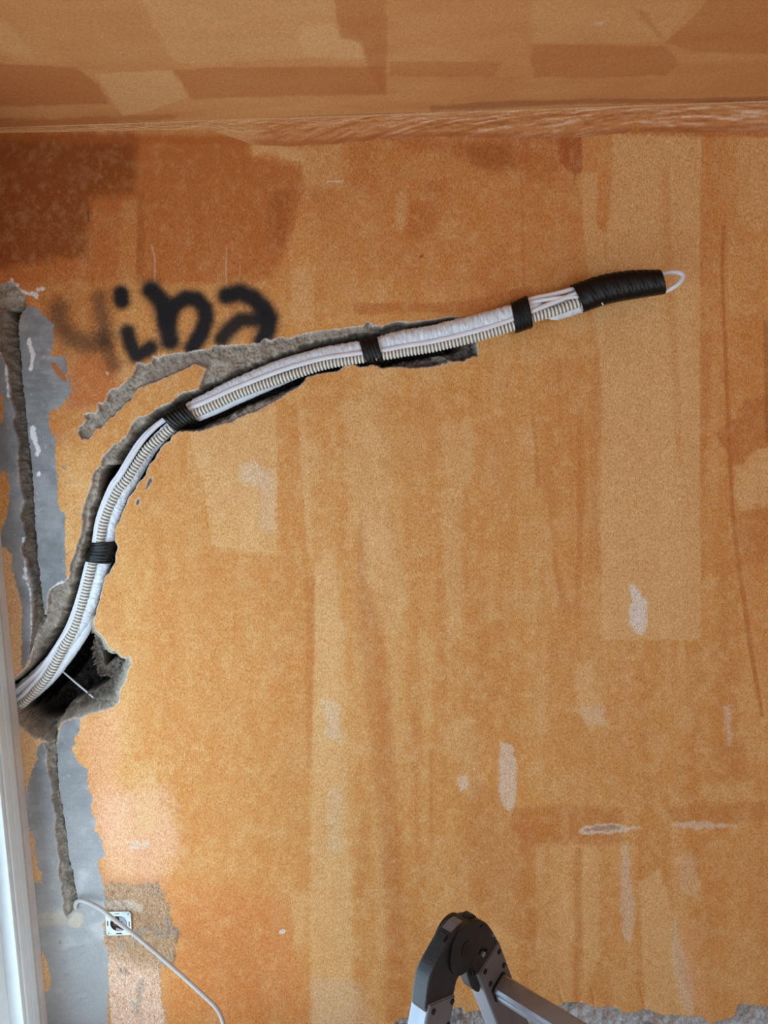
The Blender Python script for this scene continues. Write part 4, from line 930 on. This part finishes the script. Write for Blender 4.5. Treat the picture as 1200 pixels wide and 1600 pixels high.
def side_assembly(off):
    o = HC+u*off
    bm = bmesh.new(); prism_bm(bm, SZ(round_poly(LEFT_H)), -RT/2-.001, RT/2+.0008, LM(o), .003)
    lh = link('hinge_housing', bm_mesh(bm), M_BLACKP, lad); bpy.context.view_layer.update()
    bm = bmesh.new(); prism_bm(bm, SZ([(-24, 37), (-8, 40), (4, 39.8), (4, 37), (-8, 37), (-22, 34)]), -.009, .009, LM(o), .0006)
    link('release_button', bm_mesh(bm), M_GALU, lh)
    bm = bmesh.new(); prism_bm(bm, SZ([(-40, 29.5), (-31, 35), (-28, 32), (-37, 26.5)]), -.006, .006, LM(o), .0003)
    link('slot', bm_mesh(bm), M_RIVET, lh)
    bm = bmesh.new(); prism_bm(bm, SZ(round_poly(RIGHT_H)), -RT/2+.001, RT/2+.002, LM(o), .003)
    rh = link('hinge_housing', bm_mesh(bm), M_BLACKP, lad); bpy.context.view_layer.update()
    bm = bmesh.new(); prism_bm(bm, SZ([(18, 36), (24, 38.5), (32, 36), (38, 30), (40, 24), (28, 30)]), -.004, .010, LM(o), .001)
    link('release_button', bm_mesh(bm), M_RIVET, rh)
    for sgn in (1, -1):
        bm = bmesh.new()
        a0 = sgn*(RT/2-.002); a1 = sgn*(RT/2+.0055)
        prism_bm(bm, circ(0, 0, .0385, 64), min(a0, a1), max(a0, a1), LM(o), .0015)
        dsc = link('hinge_disc', bm_mesh(bm), M_DARKP, lad); bpy.context.view_layer.update()
        bm = bmesh.new(); b0, b1 = sgn*(RT/2+.005), sgn*(RT/2+.0066)
        prism_bm(bm, circ(0, 0, .0125, 32), min(b0, b1), max(b0, b1), LM(o), .0006)
        link('pivot_cap', bm_mesh(bm), M_RIVET, dsc)
        bm = bmesh.new(); prism_bm(bm, circ(.043, .004, .017, 32), sgn*(RT/2+.0015) if sgn > 0 else -RT/2-.0036, RT/2+.0036 if sgn > 0 else -RT/2-.0005, LM(o), .0008)
        link('hinge_boss', bm_mesh(bm), M_DARKP, rh)
        for (bx_, bz_, br) in ((.041, .032, .0042), (.050, .034, .0046), (.068, .016, .0016)):
            bm = bmesh.new(); prism_bm(bm, circ(bx_, bz_, br, 14), min(b0, b1)-.001, max(b0, b1)+(.002 if sgn > 0 else 0), LM(o), .0006)
            link('lock_bolt', bm_mesh(bm), M_ALU if br < .0045 else M_RIVET, rh)
    bm = bmesh.new()
    prism_bm(bm, SZ(round_poly([(6, -36), (24, -50), (37, -70), (45, -92), (43, -104), (36, -101), (22, -85), (14, -64)], 1)), -.008, .011, LM(o), .002)
    link('lock_lever', bm_mesh(bm), M_BLACKP, lad)
    bm = bmesh.new()
    for k in range(6):
        box_bm(bm, (.010+.0022*k, .030+k*.0055, .008), (.0155+.0022*k, .0335+k*.0055, .0165), .0008, LM(o))
    link('lock_spring', bm_mesh(bm), M_RIVET, lad)
    for nm, ang, og in (('left', AL, OL), ('right', AR, OR)):
        L = (o.z+og[1]-.035)/math.cos(ang)
        Mx = LM(o, ang, og[0], og[1])
        h = RW/2
        prof = [(-h, 0.0), (h, 0.0), (h, L), (-h, L)]
        bm = bmesh.new(); prism_bm(bm, prof, -RT/2-.002, RT/2+.003, Mx, .003)
        rail = link('rail', bm_mesh(bm), M_ALU, lad); bpy.context.view_layer.update()
        for sg_ in (1, -1):
            bm = bmesh.new(); f0 = sg_*(RT/2+.0015); f1 = sg_*(RT/2+.0042)
            pr = [(-h+.003, .0015), (h-.0015, .0015), (h-.0015, L-.01), (-h+.003, L-.01)]
            prism_bm(bm, pr, min(f0, f1), max(f0, f1), Mx, 0)  # darker grey plate over each broad side of the rail
            link('rail_face', bm_mesh(bm), M_GALU, rail, label='darker grey broad face of the rail')
            rv = [(.025, .008), (-.020, .011), (.025, .041), (-.020, .046)] if nm == 'left' else [(.024, .015), (-.017, .010), (.023, .049), (-.016, .043)]
            for rx, rq in rv:
                bm = bmesh.new(); f2 = sg_*(RT/2+.0062)
                prism_bm(bm, circ(rx, rq, .0044, 14), min(f1, f2), max(f1, f2), Mx, .0008)
                link('rivet', bm_mesh(bm), M_RIVET, rail)
        bm = bmesh.new(); prism_bm(bm, [(-h-.004, L-.03), (h+.004, L-.03), (h+.004, L+.030), (-h-.004, L+.030)], -RT/2-.006, RT/2+.007, Mx, .003)
        link('rubber_foot', bm_mesh(bm), M_RIVET, rail)
side_assembly(0.0)
side_assembly(WS)
bpy.context.view_layer.update()
def rung(ang, og, q, sh=0.0):
    Mx = LM(HC, ang, og[0], og[1])
    bm = bmesh.new(); w_, h_ = .0165, .0150
    pr = [(sh-w_, q-h_+.004), (sh-w_+.004, q-h_), (sh+w_-.004, q-h_), (sh+w_, q-h_+.004), (sh+w_, q-.003), (sh+w_-.0012, q-.0015), (sh+w_-.0012, q+.0015), (sh+w_, q+.003), (sh+w_, q+h_-.004), (sh+w_-.004, q+h_), (sh-w_+.004, q+h_), (sh-w_, q+h_-.004), (sh-w_, q+.003), (sh-w_+.0012, q+.0015), (sh-w_+.0012, q-.0015), (sh-w_, q-.003)]
    prism_bm(bm, pr, RT/2-.002, WS-RT/2+.002, Mx, 0)
    rg_ = link('rung', bm_mesh(bm), M_ALU, lad); bpy.context.view_layer.update()
    for a0, a1 in ((RT/2+.004, RT/2+.007), (WS-RT/2-.007, WS-RT/2-.004)):
        bm = bmesh.new(); prism_bm(bm, [(sh+(p-sh)*1.16, q+(r_-q)*1.16) for p, r_ in pr], a0, a1, Mx, 0)
        link('rung_collar', bm_mesh(bm), M_RIVET, rg_)
for q in (.073, .353, .633):
    rung(AR, OR, q)
for q in (.190, .470, .750):
    rung(AL, OL, q)
